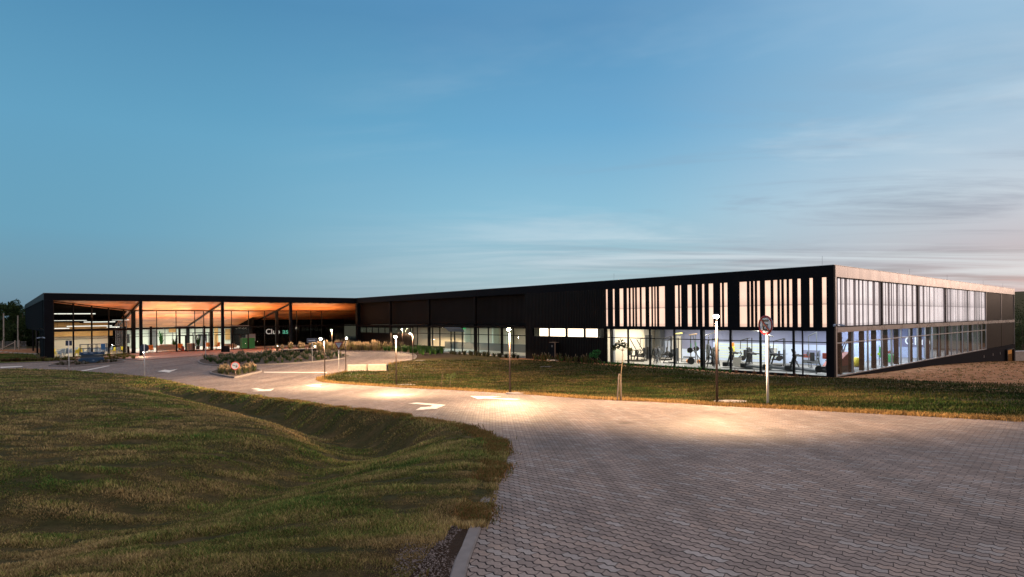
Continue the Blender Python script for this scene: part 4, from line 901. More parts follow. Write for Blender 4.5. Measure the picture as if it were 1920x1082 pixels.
for (px, h, lb, rz, en) in lamps:
    x, y = gp(*px); z = float(zb(x, y)); e_ = make_lamp(lb, (x, y, z), rz, h, 0.)
    if px[0] == 1343: e_.rotation_euler = (math.radians(0), math.radians(-1.7), PI/2-.35)
    l = bpy.data.lights.new('lamp_light', 'SPOT'); l.energy = en*19; l.color = (1, .63, .34); l.spot_size = math.radians(153 if px[0] == 1343 else 166); l.spot_blend = .2; l.shadow_soft_size = .07
    l.use_nodes = True; lt = l.node_tree; em = lt.nodes['Emission']; tcl = nn(lt, 'ShaderNodeNewGeometry'); spl = nn(lt, 'ShaderNodeSeparateXYZ'); lt.links.new(tcl.outputs['Incoming'], spl.inputs[0])
    cc = math_(lt, 'MAXIMUM', math_(lt, 'ABSOLUTE', spl.outputs[2]), .17)          # wide street luminaire: more light sideways than straight down
    lt.links.new(math_(lt, 'DIVIDE', .17, math_(lt, 'POWER', cc, 1.75)), em.inputs['Strength'])
    lo = bpy.data.objects.new('lamp_light', l); COL.objects.link(lo); lo.parent = e_; lo.location = (-.27, 0, h-.18)
# low bollard lights
for i, (px, py, lb) in enumerate([(92, 674, 'bollard light glowing against the black corner pier of the restaurant'), (519.5, 657, 'bollard light behind the middle of the big island'), (590, 657.5, 'bollard light behind the one way sign'), (269, 670, 'bollard light hidden behind the round sign back on the left')]):
    x, y = gp(px, py); e_ = thing('bollard_light', lb, 'bollard light', (x, y, float(zb(x, y))), 0, 'low bollard lights by the entrance')
    MB().disc((0, 0, .25), .06, .6, 'z', 10).disc((0, 0, .72), .07, .04, 'z', 10).build('post', M['lamp_metal'], e_); MB().ball((0, 0, .63), .085, 10).build('lens', M['bulb_white'], e_, True)
    l = bpy.data.lights.new('bollard_glow', 'POINT'); l.energy = 160; l.color = (1, .72, .45); l.shadow_soft_size = .09
    lo = bpy.data.objects.new('bollard_glow', l); COL.objects.link(lo); lo.parent = e_; lo.location = (0, -.25, .68)

# ------------------------------------------------------------------ signs (face along local -y)
def signpost(name, label, cat, px, py, h, rz, r=.035, pm='pole'):
    x, y = gp(px, py); e_ = thing(name, label, cat, (x, y, float(zb(x, y))), rz)
    MB().tube([(0, 0, -.15), (0, 0, h)], r, 12).build('pole', M[pm], e_, True); return e_
fc = lambda px: -math.atan((px-CX)/F_PX)      # turn to face the camera
e_ = signpost('no_parking_sign', 'no parking sign, black E with red slash and ring, on a tall pale pole', 'traffic sign', 1438, 759.5, 2.15, fc(1438)-math.radians(47), .038, 'pole_white')
zc = 2.47; 
MB().disc((0, -.05, zc), .30, .012, 'y', 40).build('disc', M['signwhite'], e_)
rg = MB().ring((0, -.062, zc), .268, .032, 'y', 48, 4); rg.build('ring', M['red'], e_)
b_ = MB().box(-.12, -.055, -.070, -.060, zc-.17, zc+.17).box(-.055, .12, -.070, -.060, zc+.11, zc+.17).box(-.055, .09, -.070, -.060, zc-.03, zc+.03).box(-.055, .12, -.070, -.060, zc-.17, zc-.11); b_.build('letter', M['signblack'], e_)
MB().cbox((0, -.078, zc), (.50, .008, .05), 0, 0, math.radians(45)).build('slash', M['red'], e_)
MB().box(-.02, .02, -.045, -.036, zc-.32, zc+.2).build('bracket', M['pole'], e_)
e_ = signpost('yield_sign', 'red and white yield triangle reading CEDA EL PASO on a grey pole', 'traffic sign', 634.5, 698, 2.35, fc(634), .03)
zc = 2.30
def tri_(s_, y0, y1): 
    m = MB(); p = [(-s_/2, s_*.29), (s_/2, s_*.29), (0, -s_*.577)]; m.add([(x, y0, zc+z) for x, z in p]+[(x, y1, zc+z) for x, z in p], [(0, 2, 1), (3, 4, 5), (0, 1, 4, 3), (1, 2, 5, 4), (2, 0, 3, 5)]); return m
tri_(.78, -.05, -.036).build('plate', M['red'], e_); tri_(.52, -.058, -.051).build('face', M['signwhite'], e_)
for i, w_ in enumerate(('CEDA EL', 'PASO')):
    t_ = text(w_, .085, M['signblack'], e_, (-.17+.06*i, -.06, zc+.05-.085*i), (PI/2, 0, 0), ext=.002)
e_ = signpost('one_way_sign', 'dark rectangular one way sign with a white arrow pointing right', 'traffic sign', 584.8, 679.5, 2.2, fc(585), .03)
s_ = (679.5-Hz(585))/4.36; zc = 2.28
MB().box(-.50, .50, -.05, -.036, zc-.2, zc+.2).build('plate', M['signwhite'], e_); MB().box(-.47, .47, -.057, -.051, zc-.17, zc+.17).build('face', M['signblack'], e_)
MB().add([(x, -.063, zc+z) for x, z in ((-.38, -.07), (.18, -.07), (.18, -.14), (.40, 0), (.18, .14), (.18, .07), (-.38, .07))], [(0, 1, 2, 3, 4, 5, 6)]).build('arrow', M['signwhite'], e_)
e_ = signpost('keep_right_sign', 'small round white sign with red ring and black arrow on a short dark post', 'traffic sign', 440, 705.5, .55, fc(440), .05, 'lamp_metal')
zc = .82
MB().disc((0, -.07, zc), .31, .015, 'y', 36).build('disc', M['signwhite'], e_); MB().ring((0, -.08, zc), .285, .028, 'y', 40, 4).build('ring', mat('sign_orange_red', (.5, .06, .03), .45), e_)
MB().cbox((-.02, -.085, zc), (.34, .008, .045), 0, 0, math.radians(25)).cbox((.10, -.085, zc-.115), (.15, .008, .045), 0, 0, math.radians(-25)).cbox((.12, -.085, zc-.01), (.045, .008, .17), 0, 0, math.radians(10)).build('arrow', M['signblack'], e_)
e_ = signpost('round_sign', 'round sign seen from its dark back on a white pole at the lawn edge', 'traffic sign', 270, 707, 2.55, fc(270), .035, 'pole_white'); MB().disc((0, .05, 2.25), .31, .02, 'y', 32).build('disc', M['signblue'], e_); MB().box(-.15, .15, .06, .07, 2.22, 2.28).build('bracket', M['pole'], e_)
e_ = signpost('square_sign', 'small blue backed sign on a thin white pole left of the blue lift', 'traffic sign', 128.5, 694, 2.7, fc(128), .035, 'pole_white'); MB().box(-.24, .24, .035, .055, 2.25, 2.72).build('plate', M['signblue'], e_)
e_ = signpost('edge_on_sign', 'thin pale sign seen edge on at the left end of the big island', 'traffic sign', 385, 676, 2.5, fc(385)+PI/2-.2, .035, 'pole_white'); MB().box(-.3, .3, -.05, -.036, 2.2, 2.75).build('plate', M['signblue'], e_)

# ------------------------------------------------------------------ plants
def clumpmesh(name, n, h, spread, cols, wid=.02, plume=0., seed=0, arch=1.):
    r_ = np.random.default_rng(seed); V = []; Fc = []; Cc = []
    for i in range(n):
        a = r_.uniform(0, 2*PI); q = r_.uniform(0, .12); hh = h*r_.uniform(.45, 1.15); sp = spread*r_.uniform(.3, 1.)*arch; w = wid*r_.uniform(.6, 1.2)
        bx_, by_ = q*math.cos(a), q*math.sin(a); px_, py_ = -math.sin(a)*w/2, math.cos(a)*w/2; c_ = np.array(cols[r_.integers(len(cols))])*r_.uniform(.7, 1.25)
        st_ = [(0, 0, 1), (.35, .5, .9), (.75, .88, .6), (1, .85 if arch > .5 else 1., .1)]; b0 = len(V)
        for k, (u_, z_, ww) in enumerate(st_):
            x, y = bx_+math.cos(a)*sp*u_, by_+math.sin(a)*sp*u_; V += [(x-px_*ww, y-py_*ww, hh*z_), (x+px_*ww, y+py_*ww, hh*z_)]; Cc += [c_, c_]
        for k in range(3): Fc += [(b0+2*k, b0+2*k+1, b0+2*k+3), (b0+2*k, b0+2*k+3, b0+2*k+2)]
    for i in range(int(plume)):
        a = r_.uniform(0, 2*PI); sp = spread*r_.uniform(.1, .7); hh = h*r_.uniform(.95, 1.3); x0, y0 = math.cos(a)*sp*.3, math.sin(a)*sp*.3; x1, y1 = math.cos(a)*sp, math.sin(a)*sp
        c_ = np.array([.32, .25, .17])*r_.uniform(.7, 1.3); b0 = len(V)
        for (u_, w) in ((0, .004), (.68, .005), (.72, .03), (.88, .035), (1, .004)):
            V += [(x0+(x1-x0)*u_-w, y0+(y1-y0)*u_, hh*u_), (x0+(x1-x0)*u_+w, y0+(y1-y0)*u_, hh*u_), (x0+(x1-x0)*u_, y0+(y1-y0)*u_+w, hh*u_)]; Cc += [c_]*3
        for k in range(4):
            for j in range(3): Fc += [(b0+3*k+j, b0+3*k+(j+1) % 3, b0+3*k+3+(j+1) % 3), (b0+3*k+j, b0+3*k+3+(j+1) % 3, b0+3*k+3+j)]
    return fastmesh(name, V, Fc, M['leaf'], cols=np.array(Cc))
GC = [(.04, .08, .03), (.06, .10, .04), (.09, .10, .05), (.13, .105, .07)]; GR = [(.05, .12, .03), (.07, .17, .04), (.04, .09, .03)]; RD = [(.25, .09, .04), (.18, .06, .04), (.10, .09, .03)]
def protos(name, cnt, label, cat, group, **kw):
    o_ = []
    for i in range(cnt):
        o = clumpmesh(name, seed=50+i+len(label), **kw); tag(o, label, cat, group); o_.append([o, False])
    return o_
def put(pr, x, y, z, sc, rz):
    p = R.choice(pr)
    if not p[1]: o = p[0]; p[1] = True
    else: o = p[0].copy(); COL.objects.link(o)
    o.location = (x, y, z); o.rotation_euler = (0, 0, rz); o.scale = (sc, sc, sc*R.uniform(.85, 1.15)); return o
def fillpoly(pr, pg, step, z_off=.08, sc=(.8, 1.2), cond=None):
    xs = [p[0] for p in pg]; ys = [p[1] for p in pg]; n_ = 0; y = min(ys)
    while y < max(ys):
        x = min(xs)
        while x < max(xs):
            xx, yy = x+R.uniform(-.4, .4)*step, y+R.uniform(-.4, .4)*step
            if inpoly(np.array([xx]), np.array([yy]), pg)[0] and (cond is None or cond(xx, yy)): put(pr, xx, yy, float(zb(xx, yy))+z_off, R.uniform(*sc), R.uniform(0, 6.28)); n_ += 1
            x += step
        y += step
    return n_
def shrink(pg, f): cx_ = sum(p[0] for p in pg)/len(pg); cy_ = sum(p[1] for p in pg)/len(pg); return [(cx_+(p[0]-cx_)*f, cy_+(p[1]-cy_)*f) for p in pg]
pr = protos('ornamental_grass', 4, 'feathery ornamental grass clump in the big round island', 'ornamental grass', 'ornamental grasses in the big island', n=80, h=.52, spread=.45, cols=GC+GR[:2], wid=.035, plume=8)
nb = fillpoly(pr, shrink(I_big, .93), 1.2, sc=(.5, 1.25))
pr = protos('ornamental_grass', 3, 'feathery ornamental grass clump in the small diamond island', 'ornamental grass', 'ornamental grasses in the small island', n=60, h=.6, spread=.35, cols=GC, wid=.025, plume=10)
ns = fillpoly(pr, shrink(I_small, .80), .62, sc=(.6, 1.))
pr = protos('low_shrub', 3, 'small dark leafy shrub in the pointed island before the blue lift', 'shrub', 'shrubs in the pointed left island', n=60, h=.27, spread=.3, cols=[(.05, .06, .03), (.09, .08, .05), (.2, .17, .13)], wid=.05)
nl = fillpoly(pr, shrink(I_left, .85), .9, sc=(.6, 1.1))
# beds along the glass
bedL = [tuple(BL(t, s)[:2]) for t, s in ((-39.3, 71.9), (-30.8, 77.0), (-31.2, 64.5), (-33, 65.5), (-41, 67.5))]
pr = protos('bed_plant', 3, 'leafy yellow green plant in the bed below the restaurant glass', 'plant', 'plants below the restaurant glass', n=60, h=.36, spread=.35, cols=[(.14, .15, .03), (.08, .12, .03), (.2, .15, .06)], wid=.05)
inroad = lambda x, y: not inpoly(np.array([x]), np.array([y]), ROAD)[0]
n1 = fillpoly(pr, bedL, 1.15, z_off=0, cond=inroad)
pr = protos('hedge_plant', 2, 'low reddish dark plant in the row along the kerb at the far left', 'plant', 'row of low plants along the far left kerb', n=60, h=.45, spread=.35, cols=[(.08, .04, .025), (.10, .08, .03), (.06, .06, .03)], wid=.06)
for i in range(22):
    px = -2+i*3.7; x, y = gp(px, 680.5-px*.03); put(pr, x-.2, y+.6+R.uniform(-.2, .2), float(zb(x, y)), R.uniform(.7, 1.2), R.uniform(0, 6))
bedR = [tuple(BL(t, s)[:2]) for t, s in ((-14, 72), (-.3, 71.8), (-.3, 57), (-9, 60), (-16, 68))]
pr = protos('bed_grass', 3, 'tall lit grass clump in the bed at the inner corner of the building', 'ornamental grass', 'grasses in the inner corner bed', n=70, h=.95, spread=.5, cols=[(.12, .15, .05), (.18, .16, .07), (.22, .15, .10)], wid=.04, plume=14)
n2 = fillpoly(pr, bedR, 1.3, z_off=0, cond=inroad)
bedM = [tuple(BL(t, s)[:2]) for t, s in ((-.4, 56.5), (-.4, 45), (-4.2, 45), (-6.5, 50), (-9.5, 58))]
pr = protos('bed_plant', 3, 'bright green strappy plant in the bed before the recessed glazing', 'plant', 'strappy plants before the recessed glazing', n=60, h=.8, spread=.5, cols=GR, wid=.06)
n3 = fillpoly(pr, bedM, 1.25, z_off=0, cond=inroad)
pr = protos('dark_shrub', 2, 'dark low shrub at the foot of the recessed glazing', 'shrub', 'dark shrubs at the foot of the recessed glazing', n=70, h=.6, spread=.45, cols=[(.03, .04, .02), (.05, .05, .03)], wid=.05)
s_ = 32.2
while s_ < 45: p = BL(-.9+R.uniform(-.4, .3), s_); put(pr, p.x, p.y, float(zg(p.x, p.y)), R.uniform(.8, 1.2), R.uniform(0, 6)); s_ += .8
pr = protos('bed_plant', 3, 'mixed reddish and green flowering plant against the dark wall', 'plant', 'flowering plants against the dark wall', n=46, h=.6, spread=.35, cols=GR+RD[:1]+[(.12, .12, .06)], wid=.035, plume=2)
s_ = 21.0
while s_ < 29.5: p = BL(-.7+R.uniform(-.45, .3), s_); put(pr, p.x, p.y, float(zg(p.x, p.y)), R.uniform(.7, 1.25), R.uniform(0, 6)); s_ += .34
pr = protos('border_plant', 3, 'small green strappy plant in the row under the gym glass', 'plant', 'row of plants under the gym glass', n=26, h=.34, spread=.24, cols=GR, wid=.04)
s_ = 7.4
while s_ < 20.6: p = BL(-.75+R.uniform(-.12, .12), s_); put(pr, p.x, p.y, float(zg(p.x, p.y)), R.uniform(.7, 1.1), R.uniform(0, 6)); s_ += .42
pr = protos('border_plant', 2, 'small reddish brown plant under the gym glass near the corner', 'plant', 'reddish plants near the gym corner', n=22, h=.38, spread=.26, cols=RD, wid=.03)
s_ = 1.6
while s_ < 7.2: p = BL(-.7+R.uniform(-.12, .12), s_); put(pr, p.x, p.y, float(zg(p.x, p.y)), R.uniform(.6, 1.1), R.uniform(0, 6)); s_ += .75

def leafcloud(n, centers, r, size, cols, seed=0):
    g = np.random.default_rng(seed); V = []; Cc = []
    ce = np.array(centers)[g.integers(0, len(centers), n)]; d = g.normal(0, 1, (n, 3)); d /= np.linalg.norm(d, axis=1)[:, None]
    p = ce[:, :3]+d*(ce[:, 3:4]*g.uniform(.35, 1.05, (n, 1))**.6)
    a = g.normal(0, 1, (n, 3)); a /= np.linalg.norm(a, axis=1)[:, None]; b = np.cross(a, g.normal(0, 1, (n, 3))); b /= np.linalg.norm(b, axis=1)[:, None]
    s = size*g.uniform(.5, 1.4, (n, 1)); V = np.stack([p-a*s, p+b*s*.5, p+a*s, p-b*s*.5], 1).reshape(-1, 3)
    c = np.array(cols)[g.integers(0, len(cols), n)]*g.uniform(.6, 1.35, (n, 1)); return V, np.arange(n*4).reshape(-1, 4), np.repeat(c, 4, 0)
def sapling(label, px, py, pts, crown, leafn, size, cols, stakes=()):
    x, y = gp(px, py); e_ = thing('sapling', label, 'young tree', (x, y, float(zg(x, y))), 0)
    MB().tube(pts, [.022-.012*i/(len(pts)-1) for i in range(len(pts))], 7).build('trunk', M['bark'], e_, True)
    tp = Vector(pts[-1]); mm = MB()
    for c_ in crown: mm.tube([tp, (tp+Vector(c_[:3]))/2+Vector((0, 0, .02)), c_[:3]], [.009, .006, .003], 5)
    mm.build('branches', M['bark'], e_)
    V, Fq, Cc = leafcloud(leafn, crown, 0, size, cols, int(px)); o = fastmesh('crown', V, Fq, M['leaf'], cols=Cc, nv=4); o.parent = e_
    for (a, b) in stakes: MB().tube([a, b], .022, 7).build('stake', M['stake'], e_)
    return e_
DG = [(.015, .025, .012), (.03, .04, .02)]
sapling('thin young tree with a flat dark crown tied between two stakes', 1162, 751, [(0, 0, 0), (-.02, 0, .5), (.03, 0, 1.0), (.10, 0, 1.6), (.09, 0, 1.75)], [(-.10, 0, 1.95, .12), (.05, 0, 2.05, .13), (.22, 0, 1.92, .10), (.36, .1, 1.80, .08), (-.2, .1, 1.86, .08), (.12, -.1, 1.98, .10)], 260, .045, DG, [((-.12, 0, -.1), (-.05, 0, .95)), ((.03, .02, -.1), (.02, .02, .98))])
sapling('leaning young tree with bright green leaves against the dark wall', 1150, 700, [(0, 0, 0), (-.5, 0, .45), (-.95, 0, .95), (-1.25, 0, 1.35)], [(-1.45, 0, 1.55, .22), (-1.2, 0, 1.6, .2), (-1.7, 0, 1.38, .18), (-1.35, 0, 1.3, .15)], 200, .09, [(.03, .14, .04), (.05, .18, .05)])
sapling('small weedy sapling on the lawn left of the tall middle lamp', 842, 729, [(0, 0, 0), (.02, 0, .3), (.05, 0, .5)], [(.1, 0, .6, .22), (-.05, 0, .55, .18), (.2, .1, .7, .12)], 150, .05, [(.05, .09, .03), (.08, .09, .03)])
sapling('dry shrubby seedling beside the road edge left of the middle lamp', 826, 729.5, [(0, 0, 0), (.02, 0, .35), (.08, 0, .8)], [(.0, 0, .25, .2), (.08, 0, .6, .1), (.1, 0, .85, .05)], 110, .04, [(.10, .08, .04), (.07, .07, .03)])
# tall trees on the far left, each of its own
tree_lbl = ['tall dark tree at the left edge of the photo', 'second tall dark tree from the left edge', 'feathery tall tree behind the two pale posts', 'broad dark tree right of the first pale post', 'dark tree nearest to the left end of the entrance building', 'dark tree half hidden behind the building corner', 'low bushy tree under the tall trees on the left', 'bushy tree behind the fence nearest the building']
for i, (px, Y_, h_, w_) in enumerate([(2, 128, 8.2, 3.2), (14, 132, 8.8, 3.), (24, 124, 9.4, 2.8), (33, 130, 8.9, 3.), (42, 122, 8.0, 2.8), (52, 128, 7.6, 3.), (10, 112, 4.2, 3.4), (38, 110, 4.0, 3.4), (-14, 120, 9, 4)]):
    x = (px-CX)/F_PX*Y_; z = float(zg(np.array([x]), np.array([Y_]))[0]); lb = tree_lbl[i] if i < 8 else 'tall tree cut by the left border of the view'
    e_ = thing('tree', lb, 'tree', (x, Y_, z-.1)); rr = random.Random(i)
    MB().tube([(0, 0, 0), (.1, 0, h_*.4), (0, .1, h_*.8)], [.16, .11, .04], 8).build('trunk', M['bark'], e_)
    cs = [(rr.uniform(-.5, .5)*w_, rr.uniform(-.5, .5)*w_, h_*rr.uniform(.08, .97), w_*rr.uniform(.14, .32)) for _ in range(26)]
    V, Fq, Cc = leafcloud(3400, cs, 0, .16, [(.018, .038, .014), (.03, .055, .018), (.045, .07, .02)], i); o = fastmesh('crown', V, Fq, M['leaf'], cols=Cc, nv=4); o.parent = e_
# hills and trees on the far right
for i, (px, Y_, h_, w_) in enumerate([(1908, 150, 7.5, 6), (1917, 142, 8, 7), (1926, 160, 9, 7), (1912, 190, 11, 9), (1922, 230, 14, 12)]):
    x = (px-CX)/F_PX*Y_; z = float(zg(np.array([x]), np.array([Y_]))[0])
    e_ = thing('tree', ['dark green tree beside the right end of the building', 'bushy tree at the right border of the view', 'tree cut by the right border behind the retaining wall', 'farther rounded tree above the right end wall', 'farthest tree crown on the right hillside'][i], 'tree', (x, Y_, z-.1)); rr = random.Random(60+i)
    MB().tube([(0, 0, 0), (.1, 0, h_*.4), (0, .1, h_*.8)], [.2, .14, .05], 8).build('trunk', M['bark'], e_)
    cs = [(rr.uniform(-.5, .5)*w_, rr.uniform(-.5, .5)*w_, h_*rr.uniform(.15, .95), w_*rr.uniform(.14, .3)) for _ in range(26)]
    V, Fq, Cc = leafcloud(3000, cs, 0, .2, [(.03, .05, .02), (.05, .075, .03), (.07, .08, .035)], 60+i); o = fastmesh('crown', V, Fq, M['leaf'], cols=Cc, nv=4); o.parent = e_
hs = MB(); NX, NY = 40, 10; vs_ = []
for j in range(NY):
    for i in range(NX):
        x = 180+i*22; y = 330+j*60; n_ = float(vnoise(np.array([x]), np.array([y]), .012, 77)[0]); vs_.append((x, y, -9+(26+16*n_)*math.sin(min(1, j/5)*PI/2)*min(1, i/5)))
hs.add(vs_, [(j*NX+i, j*NX+i+1, (j+1)*NX+i+1, (j+1)*NX+i) for j in range(NY-1) for i in range(NX-1)])
o = hs.build('hills', mat('wooded_hill', (.045, .055, .045), .95, noise=.5, nscale=.05), None, True); tag(o, kind='structure')

# ------------------------------------------------------------------ fences, posts, blocks, boxes
def pt(px, Y_): x = (px-CX)/F_PX*Y_; return x, Y_, float(zg(np.array([x]), np.array([Y_]))[0])
a = pt(-40, 96); b = pt(49, 96)
e_ = thing('wire_fence', 'low wire fence with concrete posts and a diagonal brace on the left', 'fence', (0, 0, 0))
for px in (27.8, 35.5, 5, -18): q = pt(px, 96); MB().cbox((q[0], q[1], q[2]+.75), (.14, .14, 1.6)).build('post', M['concrete'], e_)
q = pt(27, 96); q2 = pt(-2, 96); MB().tube([(q[0], q[1], q[2]+1.25), (q2[0], q2[1], q2[2]+.05)], .06, 6).build('brace', M['concrete'], e_)
mm = MB()
for z_ in (.15, .3, .5, .7, .9, 1.1, 1.3): mm.tube([(a[0], 96, a[2]+z_), (b[0], 96, b[2]+z_)], .012, 4)
mm.build('wires', M['pole'], e_)
for i, px in enumerate((6.8, 33.6)):
    q = pt(px, 108); e_ = thing('tall_post', ['tall pale concrete post among the trees at far left', 'tall pale concrete post among the trees nearer the building'][i], 'post', (q[0], q[1], q[2])); MB().tube([(0, 0, 0), (0, 0, 5.6 if i else 6.0)], [.13, .10], 8).build('shaft', M['concrete'], e_); MB().disc((0, 0, 5.65 if i else 6.05), .12, .1, 'z', 8).build('cap', M['concrete'], e_)
for i in range(8):
    px = 2+i*9.0; q = pt(px, 88.-i*1.0); x = q[0]; ang = .2
    e_ = tag(MB().cbox((0, 0, .1), (.55, .2, .16)).build('edging_block', M['concrete'], None, bevel=.02), 'white edging block in the dashed row on the left lawn', 'edging block', 'row of white edging blocks on the left lawn'); e_.location = q; e_.rotation_euler = (0, 0, -.15)
x, y = gp(690, 697.5)
e_ = thing('precast_channel', 'left precast concrete block with a notched end lying on the lawn tip', 'concrete block', (x-.95, y+.1, float(zg(np.array([x]), np.array([y]))[0])), .05)
MB().add([(-.85, 0, 0), (.75, 0, 0), (.75, .5, 0), (-1.0, .5, 0), (-.75, 0, .52), (.75, 0, .52), (.75, .5, .52), (-.95, .5, .52)], [(0,3,2,1),(4,5,6,7),(0,1,5,4),(1,2,6,5),(2,3,7,6),(3,0,4,7)]).build('block', M['concrete'], e_, bevel=.03)
mm = MB(); [mm.cbox((-.5+k*.2, -.004, .06), (.07, .01, .09)) for k in range(6)]; mm.build('notches', M['signblack'], e_)  # flat black patches paint the shade inside the notches
e_ = thing('precast_channel', 'right precast concrete block with a recessed dark end lying on the lawn', 'concrete block', (x+.65, y, float(zg(np.array([x]), np.array([y]))[0])), -.06)
MB().box(-.72, .85, 0, .6, -.05, .56).build('block', M['concrete'], e_, bevel=.03); MB().box(.851, .86, .1, .5, .1, .46).build('recess', M['signblack'], e_)  # black plate on the end face paints the shade of a hollow
for px, py, lb in ((758, 724.0, 'pale concrete pad beside the base of the third lamp'), (1375, 757.8, 'pale concrete pad beside the base of the nearest lamp'), (970, 739.8, 'pale concrete pad beside the base of the middle lamp'), (786, 677, 'small concrete pad by the lamp at the end of the loop'), (1023, 689, 'flat white concrete pad on the lawn before the meter cabinet')):
    x, y = gp(px, py); o = MB().prism([(x+.42*math.cos(k*PI/6)*1.3, y+.35+.3*math.sin(k*PI/6)) for k in range(12)], float(zb(x, y))-.1, float(zg(np.array([x]), np.array([y+.35]))[0])+.05).build('concrete_pad', M['kerb']); tag(o, lb, 'concrete pad')
p = BL(-.35, S(1038.5, -.35)); e_ = thing('meter_cabinet', 'narrow dark meter cabinet with pale edge standing at the dark wall', 'cabinet', (p.x, p.y, 0), ANG)
MB().box(-.3, .3, -.36, .36, -.05, 1.75).build('body', M['black'], e_); MB().box(-.33, -.2, -.42, -.365, -.05, 1.8).box(-.33, .3, -.42, .4, 1.752, 1.8).build('frame', mat('cabinet_edge', (.22, .14, .10), .6), e_); MB().box(-.312, -.301, -.1, .1, 1.3, 1.5).build('label_plate', M['gymgrey'], e_); MB().box(-.6, .3, -.7, .5, -.1, .02).build('base_slab', M['concrete'], e_)
x, y = gp(424, 661); e_ = thing('litter_bin', 'black square litter bin beside the entrance column', 'bin', (x, y, 0), ANG); MB().box(-.35, .35, -.3, .3, 0, .8).build('body', M['black'], e_, bevel=.03); MB().box(-.37, .37, -.32, .32, .8, .85).build('lid', M['frame'], e_)
e_ = thing('stone_bench', 'long low dark block among the grasses behind the big island', 'bench', (*gp(560, 664), 0), ANG+.1); MB().box(-2.2, 2.2, -.4, .4, -.1, .55).build('body', M['plinth'], e_, bevel=.03); MB().box(-2.25, 2.25, -.45, .45, .551, .62).build('seat', M['concrete'], e_)
x, y = 73.5, 88.5; e_ = thing('retaining_wall', 'low pale retaining wall beyond the right end of the building', 'wall', (x, y, -3.0), .1); MB().box(-2, 14, -.2, .2, -2, 1.6).build('wall', M['concrete'], e_); MB().box(-2.05, 14, -.25, .25, 1.602, 1.7).build('coping', M['pole_white'], e_)
# security cameras
def seccam(label, loc, rz, n_):
    e_ = thing('security_camera', label, 'security camera', loc, rz)
    MB().ball((0, 0, 0), .11, 12).build('junction_dome', M['gymgrey'], e_, True)
    for k in range(n_):
        a = -.9+k*1.9; MB().tube([(0, 0, .02), (.22*math.sin(a), -.22*math.cos(a), .03)], .02, 6).cbox((.38*math.sin(a), -.38*math.cos(a), 0.0), (.11, .34, .11), a, .2).build('camera_body', M['signwhite'], e_, bevel=.02)
    return e_
p = BL(-.15, -.15); seccam('pair of white bullet cameras on the black corner column', (p.x, p.y, 3.62), 0.2, 2)
p = BL(TW-.15, SW-.15); seccam('pair of small white cameras at the restaurant corner', (p.x, p.y, 2.55), 0, 2)

# ------------------------------------------------------------------ scissor lift
x, y = gp(172, 681.5); e_ = thing('scissor_lift', 'blue scissor lift with lowered platform and guard rails before the restaurant', 'scissor lift', (x, y, float(zb(x, y))), fc(172)+.12)
MB().box(-1.0, 1.0, -.4, .4, .22, .62).box(-1.18, -1.0, -.38, .38, .3, .55).build('chassis', M['liftblue'], e_, bevel=.04)
MB().box(-.35, .45, -.46, -.401, .12, .6).build('battery_door', M['liftblue'], e_, bevel=.02)
for sx in (-.78, .78):
    for sy in (-.42, .42):
        w_ = MB().disc((sx, sy, .2), .2, .14, 'y', 20).build('wheel', M['tyre'], e_); MB().disc((sx, sy+(-.075 if sy < 0 else .075), .2), .12, .02, 'y', 16).build('rim', M['gymgrey'], w_)
mm = MB()
for k in range(3):
    for sy in (-.3, .3): mm.cbox((0, sy, .68+k*.09), (1.9, .05, .085), 0, 0, math.radians(2.0*(-1)**k))
mm.build('scissor_arms', mat('scissor_grey_blue', (.06, .10, .15), .5), e_)
MB().box(-1.05, 1.05, -.42, .42, .93, 1.22).build('platform', M['liftblue'], e_, bevel=.02)
mm = MB()
for sx in (-1.02, -.35, .4, 1.02):
    for sy in (-.4, .4): mm.tube([(sx, sy, 1.2), (sx, sy, 2.05)], .028, 6)
for z_ in (1.62, 2.05):
    for sy in (-.4, .4): mm.tube([(-1.02, sy, z_), (1.35, sy, z_)], .026, 6)
    mm.tube([(-1.02, -.4, z_), (-1.02, .4, z_)], .026, 6); mm.tube([(1.35, -.4, z_), (1.35, .4, z_)], .026, 6)
mm.tube([(1.35, -.4, 1.2), (1.35, -.4, 2.05)], .028, 6); mm.tube([(1.35, .4, 1.2), (1.35, .4, 2.05)], .028, 6); mm.tube([(-.35, -.4, 1.62), (-.05, -.4, 2.05)], .02, 5)
mm.build('guard_rail', mat('rail_dark_blue', (.012, .03, .07), .5), e_); MB().box(.72, 1.12, -.52, -.43, 1.45, 2.1).build('control_box', mat('box_blue', (.03, .14, .34), .4), e_)
mm = MB()
for x0, x1, z0, z1 in ((-.8, -.45, 1.10, 1.16), (-.2, .05, 1.10, 1.16), (.45, .7, 1.10, 1.16)): mm.box(x0, x1, -.424, -.421, z0, z1)
mm.build('white_decals', M['signwhite'], e_); text('18', .24, M['signwhite'], e_, (-.1, -.465, .27), (PI/2, 0, 0), ext=.002, name='number')

